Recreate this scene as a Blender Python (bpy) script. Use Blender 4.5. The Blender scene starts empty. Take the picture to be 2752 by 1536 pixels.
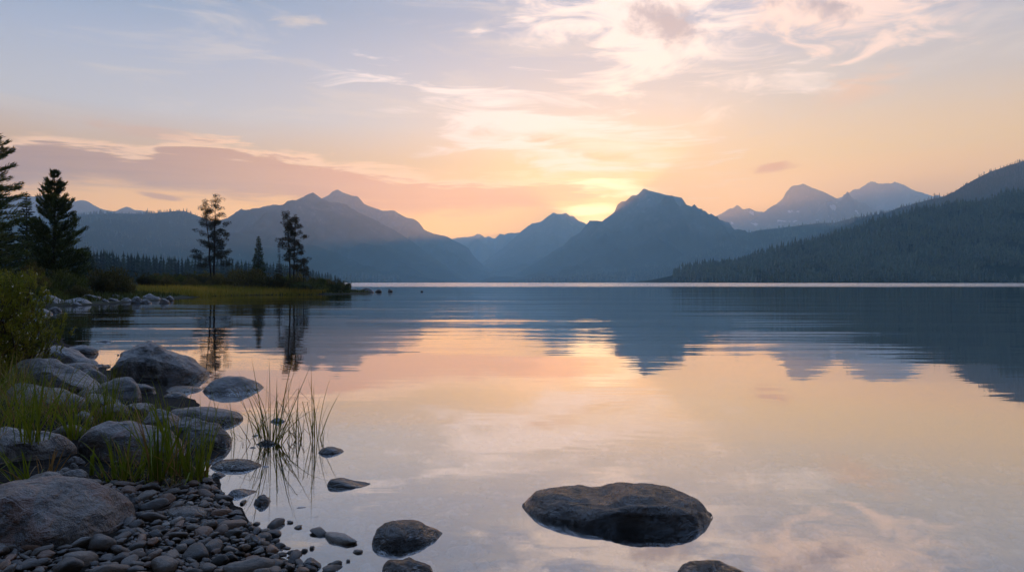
SUN_E, HAZE_D, HAZE_C, HAZE_G, WIND_R = 4.4, 1.08e-4, (0.47, 0.80, 1.0), 0.66, 0.16
SKY_K, NISH = 30.0, 0.03
SKY_L = [(0, (2.8,1.15,0)), (.07, (2.8,1.15,0)), (.11, (2.3,1.0,0)), (.17, (1.05,.56,.14)), (.22, (.76,.68,.62)), (.30, (.48,.50,.58)), (.36, (.27,.35,.46)), (.42, (.28,.36,.48)), (.62, (1.1,1.6,2.7)), (.85, (.5,.8,1.5)), (1, (.25,.42,.8))]
SKY_R = [(0, (2.2,.80,0)), (.07, (2.2,.80,0)), (.11, (1.95,.82,0)), (.17, (1.38,.76,.14)), (.25, (.84,.64,.45)), (.30, (.66,.56,.50)), (.36, (.50,.46,.51)), (.42, (.42,.42,.50)), (.62, (1.1,1.6,2.7)), (.85, (.5,.8,1.5)), (1, (.25,.42,.8))]
SKY_B = [(0, (.11,.085,.08)), (.3, (.10,.095,.10)), (.7, (.13,.17,.24)), (1, (.25,.42,.8))]
GLOWS = [(14, (1, 2, 2)), (60, (3, 1, 0)), (700, (14, 12, 6)), (6000, (45, 36, 20))]
BANK = [(0, (.52,.18,.02)), (.15, (.64,.22,.0)), (.28, (.95,.31,0)), (.375, (1.2,.34,0)), (.46, (1.25,.34,0)), (.55, (1.25,.32,0)), (.61, (1.2,.38,0)), (.7, (1.2,.4,.1)), (1, (2, 1, .4))]
CLOUDS = [
 ((1700, 50, 420, 190, 20, .80, (1.6,1.2,.92)), dict(core=(.66,.45,.35), corexy=(1790, 62, 150, 58), off=0, sx=8, sy=28, nz=.62, soft=.75)),
 ((2260, 10, 280, 110, 15, .80, (1.55,1.02,.70)), dict(core=(.62,.42,.33), corexy=(2190, 10, 120, 45), off=5, sx=10, sy=28, nz=.62, soft=.8)),
 ((1420, 350, 470, 105, 13, .85, (1.45,1.16,.98)), dict(core=(.95,.45,.1), corexy=(1600, 405, 220, 26), off=9, sx=7, sy=44, nz=.66, soft=.85)),
 ((1700, 405, 260, 40, 12, .8, (1.4,1.05,.72)), dict(off=10, sx=7, sy=60, nz=.6, soft=1.2)),
 ((1650, 498, 140, 30, 12, .95, (2.2,1.7,.9)), dict(off=12, sx=9, sy=60, nz=.7, soft=1.0)),
 ((1585, 566, 105, 20, -4, .9, (2.8,2.1,1.0)), dict(off=13, sx=9, sy=70, nz=.6, soft=1.0)),
 ((2300, 240, 130, 40, -10, .75, (1.15,.65,.30)), dict(off=15, sx=12, sy=50, nz=.5, soft=1.0)),
 ((2080, 449, 66, 14, -5, .85, (1.0,.30,0)), dict(off=18, sx=20, sy=80, nz=.3, soft=.7)),
 ((800, 58, 75, 20, -8, .75, (.85,.68,.52)), dict(off=21, sx=20, sy=60, nz=.45, soft=1.0)),
 ((430, 358, 210, 22, 4, .6, (1.0,.5,.18)), dict(off=24, sx=12, sy=70, nz=.5, soft=1.0)),
 ((2640, 60, 100, 22, -28, .5, (.95,.75,.6)), dict(off=27, sx=12, sy=60, nz=.35, soft=1.2)),
 ((430, 528, 60, 9, 6, .8, (.95,.30,.0)), dict(off=30, sx=20, sy=80, nz=.25, soft=.7)),
]
import bpy, bmesh, math, random
import numpy as np
from mathutils import Vector, noise as mnoise
R = math.radians
SC = bpy.context.scene
COL = SC.collection
rnd = random.Random(11)

# ---------------------------------------------------------------- camera model (photo 2752 x 1536, 24 mm lens, eye 1.3 m above the lake)
FPX, CX, HY, CAMH = 2752 * 24 / 36, 1376.0, 757.3, 1.3
def at(px, py, Y):
    return Vector(((px - CX) / FPX * Y, Y, CAMH + (HY - py) / FPX * Y))

# ---------------------------------------------------------------- numpy noise
def _hash(ix, iy, iz, seed):
    h = (ix * 374761393 + iy * 668265263 + iz * 2147483647 + seed * 1274126177) & 0xFFFFFFFF
    h = ((h ^ (h >> 13)) * 1274126177) & 0xFFFFFFFF
    h = ((h ^ (h >> 16)) * 2246822519) & 0xFFFFFFFF
    return ((h ^ (h >> 15)) & 0xFFFFFF) / float(0xFFFFFF) * 2 - 1
def vnoise(x, y, z=None, seed=0):
    x = np.asarray(x, float); y = np.asarray(y, float)
    z = np.zeros_like(x) if z is None else np.asarray(z, float)
    fx, fy, fz = np.floor(x), np.floor(y), np.floor(z)
    ix, iy, iz = fx.astype(np.int64), fy.astype(np.int64), fz.astype(np.int64)
    def s(t): return t * t * t * (t * (t * 6 - 15) + 10)
    u, v, w = s(x - fx), s(y - fy), s(z - fz)
    def L(a, b, t): return a + (b - a) * t
    def c(dx, dy, dz): return _hash(ix + dx, iy + dy, iz + dz, seed)
    return L(L(L(c(0,0,0), c(1,0,0), u), L(c(0,1,0), c(1,1,0), u), v),
             L(L(c(0,0,1), c(1,0,1), u), L(c(0,1,1), c(1,1,1), u), v), w)
def fbm(x, y, z=None, octs=5, seed=0, gain=0.5, ridged=False):
    a, f, t, n = 1.0, 1.0, 0.0, 0.0
    for k in range(octs):
        v = vnoise(np.asarray(x) * f + 17.3 * k, np.asarray(y) * f - 9.1 * k, None if z is None else np.asarray(z) * f + 5.7 * k, seed + k)
        if ridged: v = 1 - 2 * np.abs(v)
        t = t + a * v; n += a; a *= gain; f *= 2.03
    return t / n

# ---------------------------------------------------------------- object helpers
def tag(o, label=None, cat=None, group=None, kind=None):
    if label: o['label'] = label
    if cat: o['category'] = cat
    if group: o['group'] = group
    if kind: o['kind'] = kind
    return o
def mesh(name, verts, faces, mats=None, smooth=True, mat_idx=None):
    me = bpy.data.meshes.new(name)
    if isinstance(verts, np.ndarray): verts = verts.tolist()
    me.from_pydata(verts, [], faces)
    for m in (mats if isinstance(mats, (list, tuple)) else [mats]):
        if m: me.materials.append(m)
    if mat_idx is not None: me.polygons.foreach_set('material_index', mat_idx)
    if smooth: me.polygons.foreach_set('use_smooth', [True] * len(me.polygons))
    me.update()
    return me
def link(name, me, parent=None, loc=(0, 0, 0), rotz=0.0):
    o = bpy.data.objects.new(name, me)
    COL.objects.link(o)
    o.location = loc
    o.rotation_euler.z = rotz
    if parent is not None: o.parent = parent
    return o
def empty(name, loc=(0, 0, 0), rotz=0.0):
    o = bpy.data.objects.new(name, None); COL.objects.link(o)
    o.location = loc; o.rotation_euler.z = rotz
    o.empty_display_size = 0.3
    return o
def copy_tree(o, parent=None):
    c = o.copy(); COL.objects.link(c); c.parent = parent
    for ch in list(o.children): copy_tree(ch, c)
    return c
def grid_faces(nu, nv):
    f = []
    for j in range(nv - 1):
        b = j * nu
        for i in range(nu - 1):
            f.append((b + i, b + i + 1, b + nu + i + 1, b + nu + i))
    return f

# ---------------------------------------------------------------- node helpers
def newmat(name):
    m = bpy.data.materials.new(name); m.use_nodes = True
    nt = m.node_tree; nt.nodes.clear()
    out = nt.nodes.new('ShaderNodeOutputMaterial')
    return m, nt, out
class NT:
    def __init__(s, nt): s.nt = nt
    def n(s, typ, **kw):
        nd = s.nt.nodes.new(typ)
        for k, v in kw.items(): setattr(nd, k, v)
        return nd
    def l(s, a, b): s.nt.links.new(a, b)
    def put(s, sock, v):
        if isinstance(v, bpy.types.NodeSocket): s.l(v, sock)
        else: sock.default_value = v
    def math(s, op, a, b=None, c=None, clamp=False):
        nd = s.n('ShaderNodeMath', operation=op); nd.use_clamp = clamp
        s.put(nd.inputs[0], a)
        if b is not None: s.put(nd.inputs[1], b)
        if c is not None: s.put(nd.inputs[2], c)
        return nd.outputs[0]
    def sm(s, x, a, b):                       # smoothstep a..b (a > b gives a falling ramp)
        nd = s.n('ShaderNodeMapRange'); nd.interpolation_type = 'SMOOTHSTEP'
        if not isinstance(a, bpy.types.NodeSocket) and a > b:
            s.put(nd.inputs[0], x); nd.inputs[1].default_value = b; nd.inputs[2].default_value = a
            nd.inputs[3].default_value = 1; nd.inputs[4].default_value = 0
        else:
            s.put(nd.inputs[0], x); s.put(nd.inputs[1], a); s.put(nd.inputs[2], b)
        return nd.outputs[0]
    def mix(s, fac, a, b, blend='MIX'):
        nd = s.n('ShaderNodeMix', data_type='RGBA', blend_type=blend)
        s.put(nd.inputs[0], fac); s.put(nd.inputs[6], a); s.put(nd.inputs[7], b)
        return nd.outputs[2]
    def ramp(s, fac, stops, interp='LINEAR'):
        nd = s.n('ShaderNodeValToRGB'); cr = nd.color_ramp; cr.interpolation = interp
        while len(cr.elements) < len(stops): cr.elements.new(0.5)
        for e, (p, c) in zip(cr.elements, stops): e.position = p; e.color = (*c, 1)
        s.put(nd.inputs[0], fac)
        return nd.outputs[0]
    def noise(s, vec, scale, detail=4, rough=0.55, dist=0.0, dims='3D'):
        nd = s.n('ShaderNodeTexNoise', noise_dimensions=dims)
        if vec is not None: s.l(vec, nd.inputs['Vector'])
        nd.inputs['Scale'].default_value = scale; nd.inputs['Detail'].default_value = detail
        nd.inputs['Roughness'].default_value = rough; nd.inputs['Distortion'].default_value = dist
        return nd.outputs['Fac']
    def vscale(s, vec, sc, off=(0, 0, 0), rot=(0, 0, 0)):
        nd = s.n('ShaderNodeMapping'); s.l(vec, nd.inputs[0])
        nd.inputs['Location'].default_value = off; nd.inputs['Scale'].default_value = sc; nd.inputs['Rotation'].default_value = rot
        return nd.outputs[0]
    def pos(s): return s.n('ShaderNodeNewGeometry').outputs['Position']
    def obj(s): return s.n('ShaderNodeTexCoord').outputs['Object']
    def sep(s, v):
        nd = s.n('ShaderNodeSeparateXYZ'); s.l(v, nd.inputs[0]); return nd.outputs
def srgb(r, g, b):
    f = lambda c: (c / 255 / 12.92) if c / 255 <= 0.04045 else ((c / 255 + 0.055) / 1.055) ** 2.4
    return (f(r), f(g), f(b))
# ================================================================ camera, light, sky, air
cam = bpy.data.cameras.new('camera'); cam.lens = 24; cam.sensor_width = 36
cam.clip_start = 0.05; cam.clip_end = 60000
cam.shift_y = -(768 - HY) / 2752
co = bpy.data.objects.new('camera', cam); COL.objects.link(co)
co.location = (0, 0, CAMH); co.rotation_euler = (R(90), 0, 0)
SC.camera = co
SUN_AZ, SUN_EL = 6.7, 4.5                      # degrees right of straight ahead / above the horizon (just behind the saddle)
sl = bpy.data.lights.new('sun', 'SUN'); sl.energy = SUN_E; sl.angle = R(0.5); sl.color = (1.0, 0.245, 0.04)
so = bpy.data.objects.new('sun', sl); COL.objects.link(so)
sd = Vector((math.sin(R(SUN_AZ)) * math.cos(R(SUN_EL)), math.cos(R(SUN_AZ)) * math.cos(R(SUN_EL)), math.sin(R(SUN_EL))))
so.rotation_euler = (-sd).to_track_quat('-Z', 'Y').to_euler()
SC.view_settings.view_transform = 'Standard'; SC.view_settings.look = 'None'
SC.view_settings.exposure = 0.0; SC.view_settings.gamma = 1.0; SC.view_settings.use_curve_mapping = False
SC.cycles.use_denoising = True
SC.cycles.max_bounces = 6; SC.cycles.transparent_max_bounces = 16
SC.cycles.volume_bounces = 1
SC.cycles.caustics_reflective = False; SC.cycles.caustics_refractive = False
SC.cycles.sample_clamp_indirect = 4.0

w = bpy.data.worlds.new('World'); SC.world = w; w.use_nodes = True
nt = w.node_tree; nt.nodes.clear(); N = NT(nt)
wo = nt.nodes.new('ShaderNodeOutputWorld')
bg = nt.nodes.new('ShaderNodeBackground')
nt.links.new(bg.outputs[0], wo.inputs[0])
sky = nt.nodes.new('ShaderNodeTexSky'); sky.sky_type = 'NISHITA'; sky.sun_disc = False
sky.sun_elevation = R(SUN_EL); sky.sun_rotation = R(SUN_AZ)
sky.altitude = 900; sky.air_density = 1.0; sky.dust_density = 2.5; sky.ozone_density = 1.5
bg.inputs[1].default_value = 0.1
d = N.n('ShaderNodeTexCoord').outputs['Generated']
nv = N.n('ShaderNodeVectorMath', operation='NORMALIZE'); N.l(d, nv.inputs[0]); d = nv.outputs[0]
dx, dy, dz = N.sep(d)
el = dz
az = N.math('ARCTAN2', dx, dy)
def azel(px, py):
    v = Vector(((px - CX) / FPX, 1, (HY - py) / FPX)).normalized()
    return math.atan2(v.x, v.y), v.z
def k10(stops): return [(p, tuple(SKY_K * x / 3.0 for x in c)) for p, c in stops]
def skyramp(stops): return N.ramp(el, k10(stops))
left = skyramp(SKY_L); right = skyramp(SKY_R); back = skyramp(SKY_B)
base = N.mix(N.sm(az, R(-30), R(30)), left, right)
base = N.mix(N.sm(dy, 0.45, -0.2), base, back)
dp = N.n('ShaderNodeVectorMath', operation='DOT_PRODUCT'); N.l(d, dp.inputs[0]); dp.inputs[1].default_value = azel(1600, 615) and Vector(((1600 - CX) / FPX, 1, (HY - 615) / FPX)).normalized()
ca = N.math('MAXIMUM', dp.outputs['Value'], 0.0)
base = N.mix(1.0, base, N.mix(N.math('MULTIPLY', N.math('POWER', ca, 22.0), N.sm(el, .2, .1)), (1, 1, 1, 1), (.75, .76, .1, 1)), blend='MULTIPLY')
def addglow(col, power, rgb):
    f = N.math('POWER', ca, power)
    return N.mix(f, col, tuple(v / 3.0 for v in rgb) + (1,), blend='ADD')
for pw, rgb in GLOWS: base = addglow(base, pw, rgb)

# clouds: an altocumulus bank and wisps of cirrus, each a direction on the sky with streaky edges
cv = N.n('ShaderNodeCombineXYZ'); N.l(az, cv.inputs[0]); N.l(el, cv.inputs[1])
cvec = cv.outputs[0]
def streak(sx, sy, rot, det=5, rough=0.6, off=0.0, dist=0.6):
    return N.math('SUBTRACT', N.noise(N.vscale(cvec, (sx, sy, 1), off=(off, off * 1.7, 0), rot=(0, 0, rot)), 1.0, det, rough, dist), 0.5)
veil = N.math('MULTIPLY', N.sm(streak(5, 30, R(-9), off=3.0, det=6), -0.02, 0.20), N.sm(dy, 0.2, 0.7))
base = N.mix(N.math('MULTIPLY', N.math('MULTIPLY', veil, N.sm(el, .14, .24)), 0.42), base, tuple(v * SKY_K / 3 for v in (1.0, .8, 0.6)) + (1,))
def curve(pts):
    """top or bottom edge of a cloud bank: elevation as a function of azimuth"""
    fc = N.n('ShaderNodeFloatCurve'); c = fc.mapping.curves[0]
    q = [azel(*p) for p in pts]
    q = [((a + 0.8) / 1.6, e * 2) for a, e in q]
    while len(c.points) < len(q): c.points.new(0.5, 0.5)
    for p_, v in zip(c.points, q): p_.location = v
    fc.mapping.update()
    N.l(N.math('MULTIPLY_ADD', az, 1 / 1.6, 0.5), fc.inputs['Value'])
    return N.math('MULTIPLY', fc.outputs[0], 0.5)
sA = streak(7, 60, R(-6), off=1.0); sB = streak(16, 110, R(-5), off=2.0, det=4)
top = curve([(-400,385),(0,392),(130,380),(250,398),(390,418),(440,390),(520,383),(641,402),(748,422),(855,438),(961,454),(1068,475),(1175,489),(1335,486),(1517,482),(1570,500),(1625,528),(1700,560),(2300,640)])
bot = curve([(-400,510),(0,500),(150,498),(300,494),(450,512),(600,527),(800,545),(1000,568),(1200,578),(1400,560),(1550,545),(1625,531),(1700,563),(2300,645)])
dt = N.math('ADD', N.math('SUBTRACT', top, el), N.math('ADD', N.math('MULTIPLY', sA, 0.055), N.math('MULTIPLY', sB, 0.018)))
db = N.math('ADD', N.math('SUBTRACT', el, bot), N.math('ADD', N.math('MULTIPLY', sA, 0.03), N.math('MULTIPLY', sB, 0.03)))
bank = N.math('MULTIPLY', N.sm(dt, 0.0, 0.008), N.sm(db, -0.012, 0.016))
bank = N.math('MULTIPLY', bank, N.math('ADD', 0.85, N.math('MULTIPLY', N.sm(streak(6, 75, R(-4), off=7.0), -0.1, 0.2), 0.15)))
rim = N.math('MULTIPLY', N.math('MULTIPLY', N.sm(dt, -0.012, 0.001), N.sm(dt, 0.010, 0.001)), N.sm(db, -0.0, 0.02))
col = N.ramp(N.math('MULTIPLY_ADD', az, 1 / 1.6, 0.5), k10(BANK))
base = N.mix(N.math('MULTIPLY', rim, 0.9), base, tuple(v * SKY_K / 3 for v in (1.75, .95, 0.38)) + (1,))
base = N.mix(N.math('MULTIPLY', bank, 0.97), base, col)
def cloud(cx, cy, rx, ry, ang, opa, lit, core=None, nz=0.5, sx=14, sy=40, off=0.0, soft=0.5, corexy=None):
    """one cloud: an ellipse of sky around a direction, frayed by streaks, lit edge and shaded core"""
    global base
    a0, e0 = azel(cx, cy)
    mp = N.n('ShaderNodeMapping'); N.l(cvec, mp.inputs[0]); mp.vector_type = 'TEXTURE'
    mp.inputs['Location'].default_value = (a0, e0, 0); mp.inputs['Rotation'].default_value = (0, 0, R(-ang))
    mp.inputs['Scale'].default_value = (rx / FPX, ry / FPX, 1)
    ln = N.n('ShaderNodeVectorMath', operation='LENGTH'); N.l(mp.outputs[0], ln.inputs[0])
    s1 = streak(sx, sy, R(ang), off=off + 4, det=4, rough=0.6, dist=0.8)
    f = N.math('ADD', N.math('SUBTRACT', 1.0, ln.outputs['Value']), N.math('MULTIPLY', s1, nz * 5))
    msk = N.math('MULTIPLY', N.sm(f, 0.0, soft), N.sm(dy, 0.1, 0.3))
    c = tuple(v * SKY_K / 3 for v in lit) + (1,)
    if core is not None:
        f2 = f
        if corexy:
            a1, e1 = azel(corexy[0], corexy[1])
            m2 = N.n('ShaderNodeMapping'); N.l(cvec, m2.inputs[0]); m2.vector_type = 'TEXTURE'
            m2.inputs['Location'].default_value = (a1, e1, 0); m2.inputs['Rotation'].default_value = (0, 0, R(-ang))
            m2.inputs['Scale'].default_value = (corexy[2] / FPX, corexy[3] / FPX, 1)
            l2 = N.n('ShaderNodeVectorMath', operation='LENGTH'); N.l(m2.outputs[0], l2.inputs[0])
            f2 = N.math('ADD', N.math('SUBTRACT', 1.0, l2.outputs['Value']), N.math('MULTIPLY', streak(sx * 1.6, sy * .8, R(ang), off=off + 9), 3.2))
            c = N.mix(N.sm(f2, 0.0, 0.9), c, tuple(v * SKY_K / 3 for v in core) + (1,))
        else:
            c = N.mix(N.sm(f, 0.3, 1.1), c, tuple(v * SKY_K / 3 for v in core) + (1,))
    base = N.mix(N.math('MULTIPLY', msk, opa), base, c)
for a_, kw in CLOUDS: cloud(*a_, **kw)
fin = N.mix(1.0, base, N.mix(1.0, sky.outputs[0], (NISH, NISH, NISH, 1), blend='MULTIPLY'), blend='ADD')
fin = N.mix(N.sm(dz, -0.02, -0.1), fin, (0.3, 0.35, 0.45, 1))
N.l(fin, bg.inputs[0])

hz = bpy.data.meshes.new('haze'); bm = bmesh.new()
bmesh.ops.create_cube(bm, size=1)
for v in bm.verts:
    v.co.x *= 30000; v.co.y = 5950 + v.co.y * 12100; v.co.z = 820 + v.co.z * 1720
bm.to_mesh(hz); bm.free()
m, t_, out = newmat('lake_air')
pv = t_.nodes.new('ShaderNodeVolumePrincipled')
pv.inputs['Density'].default_value = HAZE_D
pv.inputs['Density Attribute'].default_value = ''
pv.inputs['Color'].default_value = (*HAZE_C, 1)
pv.inputs['Anisotropy'].default_value = HAZE_G
t_.links.new(pv.outputs[0], out.inputs['Volume'])
m.cycles.homogeneous_volume = True
hz.materials.append(m)
if HAZE_D > 0: tag(link('haze', hz), 'thin blue evening haze lying over the lake and mountains', 'haze', kind='stuff')
# ================================================================ mountains and hills
def mountain_mat(name, low, high, z0, z1, snow=0.0, tex=0.004, snow_lo=0.0):
    m, t, out = newmat(name); N = NT(t)
    p = N.pos(); z = N.sep(p)[2]
    nz = N.noise(p, tex, 6, 0.6)
    h = N.math('ADD', z, N.math('MULTIPLY', N.math('SUBTRACT', nz, 0.5), (z1 - z0) * 1.6))
    f = N.sm(h, z0, z1)
    c = N.mix(f, (*low, 1), (*high, 1))
    var = N.noise(p, tex * 5, 5, 0.65)
    c = N.mix(N.math('MULTIPLY', N.sm(var, 0.35, 0.7), 0.55), c, (low[0] * .55, low[1] * .55, low[2] * .5, 1))
    gl_ = N.noise(N.vscale(p, (tex * 3.2, tex * 3.2, tex * .7)), 1.0, 5, 0.7, 1.5)
    c = N.mix(N.math('MULTIPLY', N.sm(gl_, 0.46, 0.36), 0.6), c, (low[0] * .5, low[1] * .5, low[2] * .5, 1))
    c = N.mix(N.math('MULTIPLY', N.sm(gl_, 0.56, 0.68), N.math('MULTIPLY', f, 0.7)), c, (min(1, high[0] * 2.6), min(1, high[1] * 2.6), min(1, high[2] * 2.6), 1))
    if snow:
        sp = N.noise(N.vscale(p, (0.011, 0.004, 0.0042), rot=(0, R(32), 0)), 1.0, 3, 0.6)
        s = N.math('MULTIPLY', N.sm(sp, 0.63, 0.645), N.math('MULTIPLY', N.sm(z, snow_lo, snow_lo * 1.25), N.sm(z, snow_lo * 1.75, snow_lo * 1.5)))
        c = N.mix(N.math('MULTIPLY', s, snow), c, (0.75, 0.75, 0.8, 1))
    b = N.n('ShaderNodeBsdfDiffuse'); N.l(c, b.inputs[0])
    N.l(b.outputs[0], out.inputs[0])
    return m
def smooth_poly(pts, px):
    xs = np.array([p[0] for p in pts], float); ys = np.array([p[1] for p in pts], float)
    return np.interp(px, xs, ys)
def ridge(name, pts, Yr, Wf, Wb, mat, label, jag=2.0, spur=0.42, seed=1, p=1.15, step=3.0, nv=46, Yr2=None, cat='mountain', spur_w=0.0):
    """a mountain range: crest points (azimuth and elevation as seen from the beach) at distance Yr..Yr2, real slopes before and behind it"""
    x0, x1 = pts[0][0], pts[-1][0]
    nu = int((x1 - x0) / step) + 1
    px = np.linspace(x0, x1, nu)
    py = smooth_poly(pts, px)
    Y = np.full(nu, float(Yr)) if Yr2 is None else np.linspace(Yr, Yr2, nu)
    py = py + fbm(px / 22.0, px * 0 + seed * 3.1, octs=5, seed=seed, gain=0.62) * jag * 1.5
    hr = np.maximum(CAMH + (HY - py) / FPX * Y, -4)
    X = (px - CX) / FPX * Y
    Wl = Wf if Wf > 1 else Wf * Yr
    vs = np.concatenate([np.linspace(0, 1, nv) , 1 + np.linspace(0, 1, 12)[1:]])
    V = []
    wl = max(Wl * 0.22, 60.0)
    for v in vs:
        if v <= 1:
            yy = Y - Wl * (1 - v); prof = v ** p
            dam = (1 - v) * v * 4
        else:
            yy = Y + Wb * (v - 1); prof = (2 - v) ** 1.4; dam = 0
        # spurs run down the slope: noise stretched across the slope, warped
        wx = X + fbm(X / wl / 2, yy / wl / 2, octs=3, seed=seed + 40) * wl * 0.9
        n = fbm(wx / wl, yy / wl * 0.45, octs=5, seed=seed + 7, ridged=True)
        n2 = fbm(X / wl * 3, yy / wl * 3, octs=4, seed=seed + 13)
        z = hr * (prof + dam * (spur * (n - 0.25) * 0.8 + 0.04 * n2))
        if v < 1:                                    # never above the crest line as seen along the slope
            z = np.minimum(z, CAMH + (hr - CAMH) * (yy / Y) * (0.995))
        z = np.where((v == 0) | (v == 2), -6.0, z)
        V.append(np.stack([X * (1 if v > 1 else 1.0), yy, z], 1))
    V = np.concatenate(V)
    me = mesh(name, V, grid_faces(nu, len(vs)), mat)
    o = link(name, me)
    tag(o, label, cat, kind='structure')
    return o, V.reshape(len(vs), nu, 3)[:nv]

FOREST = (0.007, 0.016, 0.009); ROCKC = (0.10, 0.085, 0.08)
m_far = mountain_mat('far_rock', (0.02, 0.03, 0.02), ROCKC, 250, 800)
m_mid = mountain_mat('mid_rock', (0.016, 0.026, 0.016), ROCKC, 250, 800)
m_snow = mountain_mat('snowy_rock', (0.02, 0.03, 0.02), ROCKC, 300, 900, snow=0.6, snow_lo=650)
m_wood = mountain_mat('wooded_slope', FOREST, (0.010, 0.022, 0.012), 0, 400, tex=0.02)

L0 = [(-260,600),(-150,560),(-60,535),(0,528),(42,528),(70,529),(106,526),(123,529),(150,534),(195,541),(222,537),(236,540),(250,549),(270,560),(295,567),(312,567),(325,561),(337,556),(345,557),(362,564),(378,564),(395,570),(450,588),(560,640),(640,740)]
ridge('mountain', L0, 8200, 2600, 1500, m_far, 'low distant bluish mountain ridge behind the tall pines at the far left', jag=1.2, seed=3, spur=0.1)
L4 = [(1120,740),(1170,655),(1214,642),(1240,637),(1270,634),(1282,627),(1287,629),(1292,629),(1304,639),(1309,637),(1314,634),(1319,636),(1322,640),(1332,641),(1343,628),(1351,628),(1357,630),(1365,625),(1375,626),(1392,624),(1420,622),(1470,640),(1540,700),(1570,745)]
ridge('mountain', L4, 11000, 3600, 850, m_far, 'farthest low jagged mountain in the gap of the valley', jag=3.0, seed=5)
L3 = [(700,700),(790,600),(850,548),(867,532),(884,524),(895,513),(906,508),(917,514),(925,518),(940,523),(960,527),(979,548),(1003,558),(1029,567),(1045,566),(1059,566),(1084,580),(1098,585),(1112,587),(1126,596),(1140,617),(1165,628),(1200,634),(1228,649),(1258,666),(1275,691),(1297,712),(1334,731),(1380,745),(1400,752)]
ridge('mountain', L3, 7000, 2000, 2000, m_mid, 'rear twin of the left mountain, with the higher rounded peak sloping down into the valley', jag=1.6, seed=9)
L2 = [(380,760),(480,665),(560,620),(607,599),(639,582),(678,571),(717,553),(735,550),(756,552),(790,541),(812,533),(828,523),(841,517),(852,524),(864,533),(890,543),(912,544),(931,548),(945,560),(972,574),(1001,588),(1056,616),(1112,652),(1162,690),(1210,722),(1250,745),(1262,752)]
ridge('mountain', L2, 5300, 2100, 2000, m_mid, 'broad left mountain with a small pointed summit, in front of the higher rounded peak', jag=1.6, seed=12)
L9 = [(2160,600),(2200,560),(2251,533),(2274,524),(2294,509),(2310,506),(2333,491),(2343,487),(2363,493),(2396,493),(2404,488),(2429,496),(2459,512),(2499,524),(2507,529),(2519,524),(2532,528),(2600,545),(2700,580),(2830,640)]
ridge('mountain', L9, 10400, 3300, 1400, m_snow, 'rightmost distant mountain with two small summits and snow patches, above the wooded hill', jag=1.8, seed=15)
L8 = [(1960,650),(2000,602),(2040,580),(2065,560),(2085,549),(2105,532),(2112,516),(2127,501),(2140,498),(2151,496),(2158,493),(2181,503),(2204,512),(2231,524),(2249,533),(2280,542),(2317,557),(2340,577),(2400,630),(2480,690),(2560,740)]
ridge('mountain', L8, 9300, 3000, 2000, m_snow, 'distant blunt mountain with steep left shoulder and thin snow streaks, second from the right', jag=1.8, seed=18)
L7 = [(1800,640),(1870,600),(1925,580),(1943,570),(1963,559),(1971,561),(1981,551),(1988,556),(1996,562),(2014,560),(2036,570),(2049,570),(2065,568),(2100,600),(2180,660),(2240,735)]
ridge('mountain', L7, 10000, 3000, 1000, m_snow, 'low jagged distant mountain in the gap right of the flat-topped mountain', jag=2.6, seed=21)
L5 = [(1230,752),(1297,705),(1356,663),(1380,641),(1403,619),(1431,600),(1450,596),(1470,583),(1487,571),(1500,575),(1511,575),(1520,571),(1531,580),(1541,580),(1553,592),(1574,601),(1610,625),(1660,660),(1720,710),(1760,745)]
ridge('mountain', L5, 8800, 3000, 2000, m_far, 'middle pyramid mountain with two low summits left of the sunset glow', jag=1.8, seed=24)
L6 = [(1330,755),(1390,735),(1450,700),(1490,672),(1514,660),(1534,638),(1559,624),(1573,607),(1585,592),(1603,592),(1617,595),(1637,580),(1652,568),(1659,549),(1670,541),(1681,540),(1698,525),(1712,524),(1722,514),(1730,507),(1745,513),(1765,517),(1793,524),(1832,531),(1845,550),(1876,563),(1891,572),(1915,585),(1933,600),(1955,618),(1979,637),(2050,672),(2130,720),(2200,755)]
ridge('mountain', L6, 6200, 2500, 2000, m_mid, 'large flat-topped mountain right of the sunset glow, rising straight from the lake', jag=1.3, seed=27)
L1 = [(-500,580),(-200,592),(0,590),(100,585),(215,577),(300,573),(390,575),(470,567),(495,566),(515,574),(541,583),(575,598),(611,613),(650,626),(695,638),(778,664),(890,694),(1000,722),(1080,733),(1140,742),(1165,752),(1180,759)]
R1 = ridge('hill', L1, 4400, 2300, 800, m_wood, 'long wooded blue hill behind the shore pines, sloping down to the lake', jag=0.8, seed=30, Yr2=4800, cat='hill', spur=0.18)
LS = [(1180,759),(1285,757),(1305,748),(1330,743),(1360,742),(1385,745),(1400,748),(1440,750),(1470,756),(1485,759)]
ridge('hill', LS, 5200, 500, 300, m_wood, 'low dark wooded rise at the waterline in the middle of the far shore', jag=0.8, seed=33, cat='hill', nv=14)
L10b = [(1390,760),(1436,746),(1478,738),(1560,727),(1650,716),(1740,702),(1830,686),(1900,670),(1966,645),(1999,632),(2032,620),(2098,612),(2198,600),(2244,598),(2297,584),(2363,577),(2450,570),(2600,560),(2850,545)]
R10b = ridge('hill', L10b, 4800, 1700, 700, m_wood, 'hazy wooded foothill below the flat-topped mountain, between it and the dark forest hill', jag=0.8, seed=36, Yr2=3700, cat='hill', spur=0.15)
L10 = [(1990,700),(2080,668),(2180,640),(2260,612),(2310,590),(2345,580),(2380,572),(2413,559),(2462,546),(2538,527),(2562,516),(2595,496),(2628,478),(2661,461),(2694,450),(2752,433),(2850,405),(3000,370),(3200,345)]
R10 = ridge('hill', L10, 2900, 1150, 900, m_wood, 'high forested slope climbing out of the frame, its crest lined with spiky conifers', jag=0.8, seed=39, Yr2=2700, cat='hill', spur=0.15)
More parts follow.
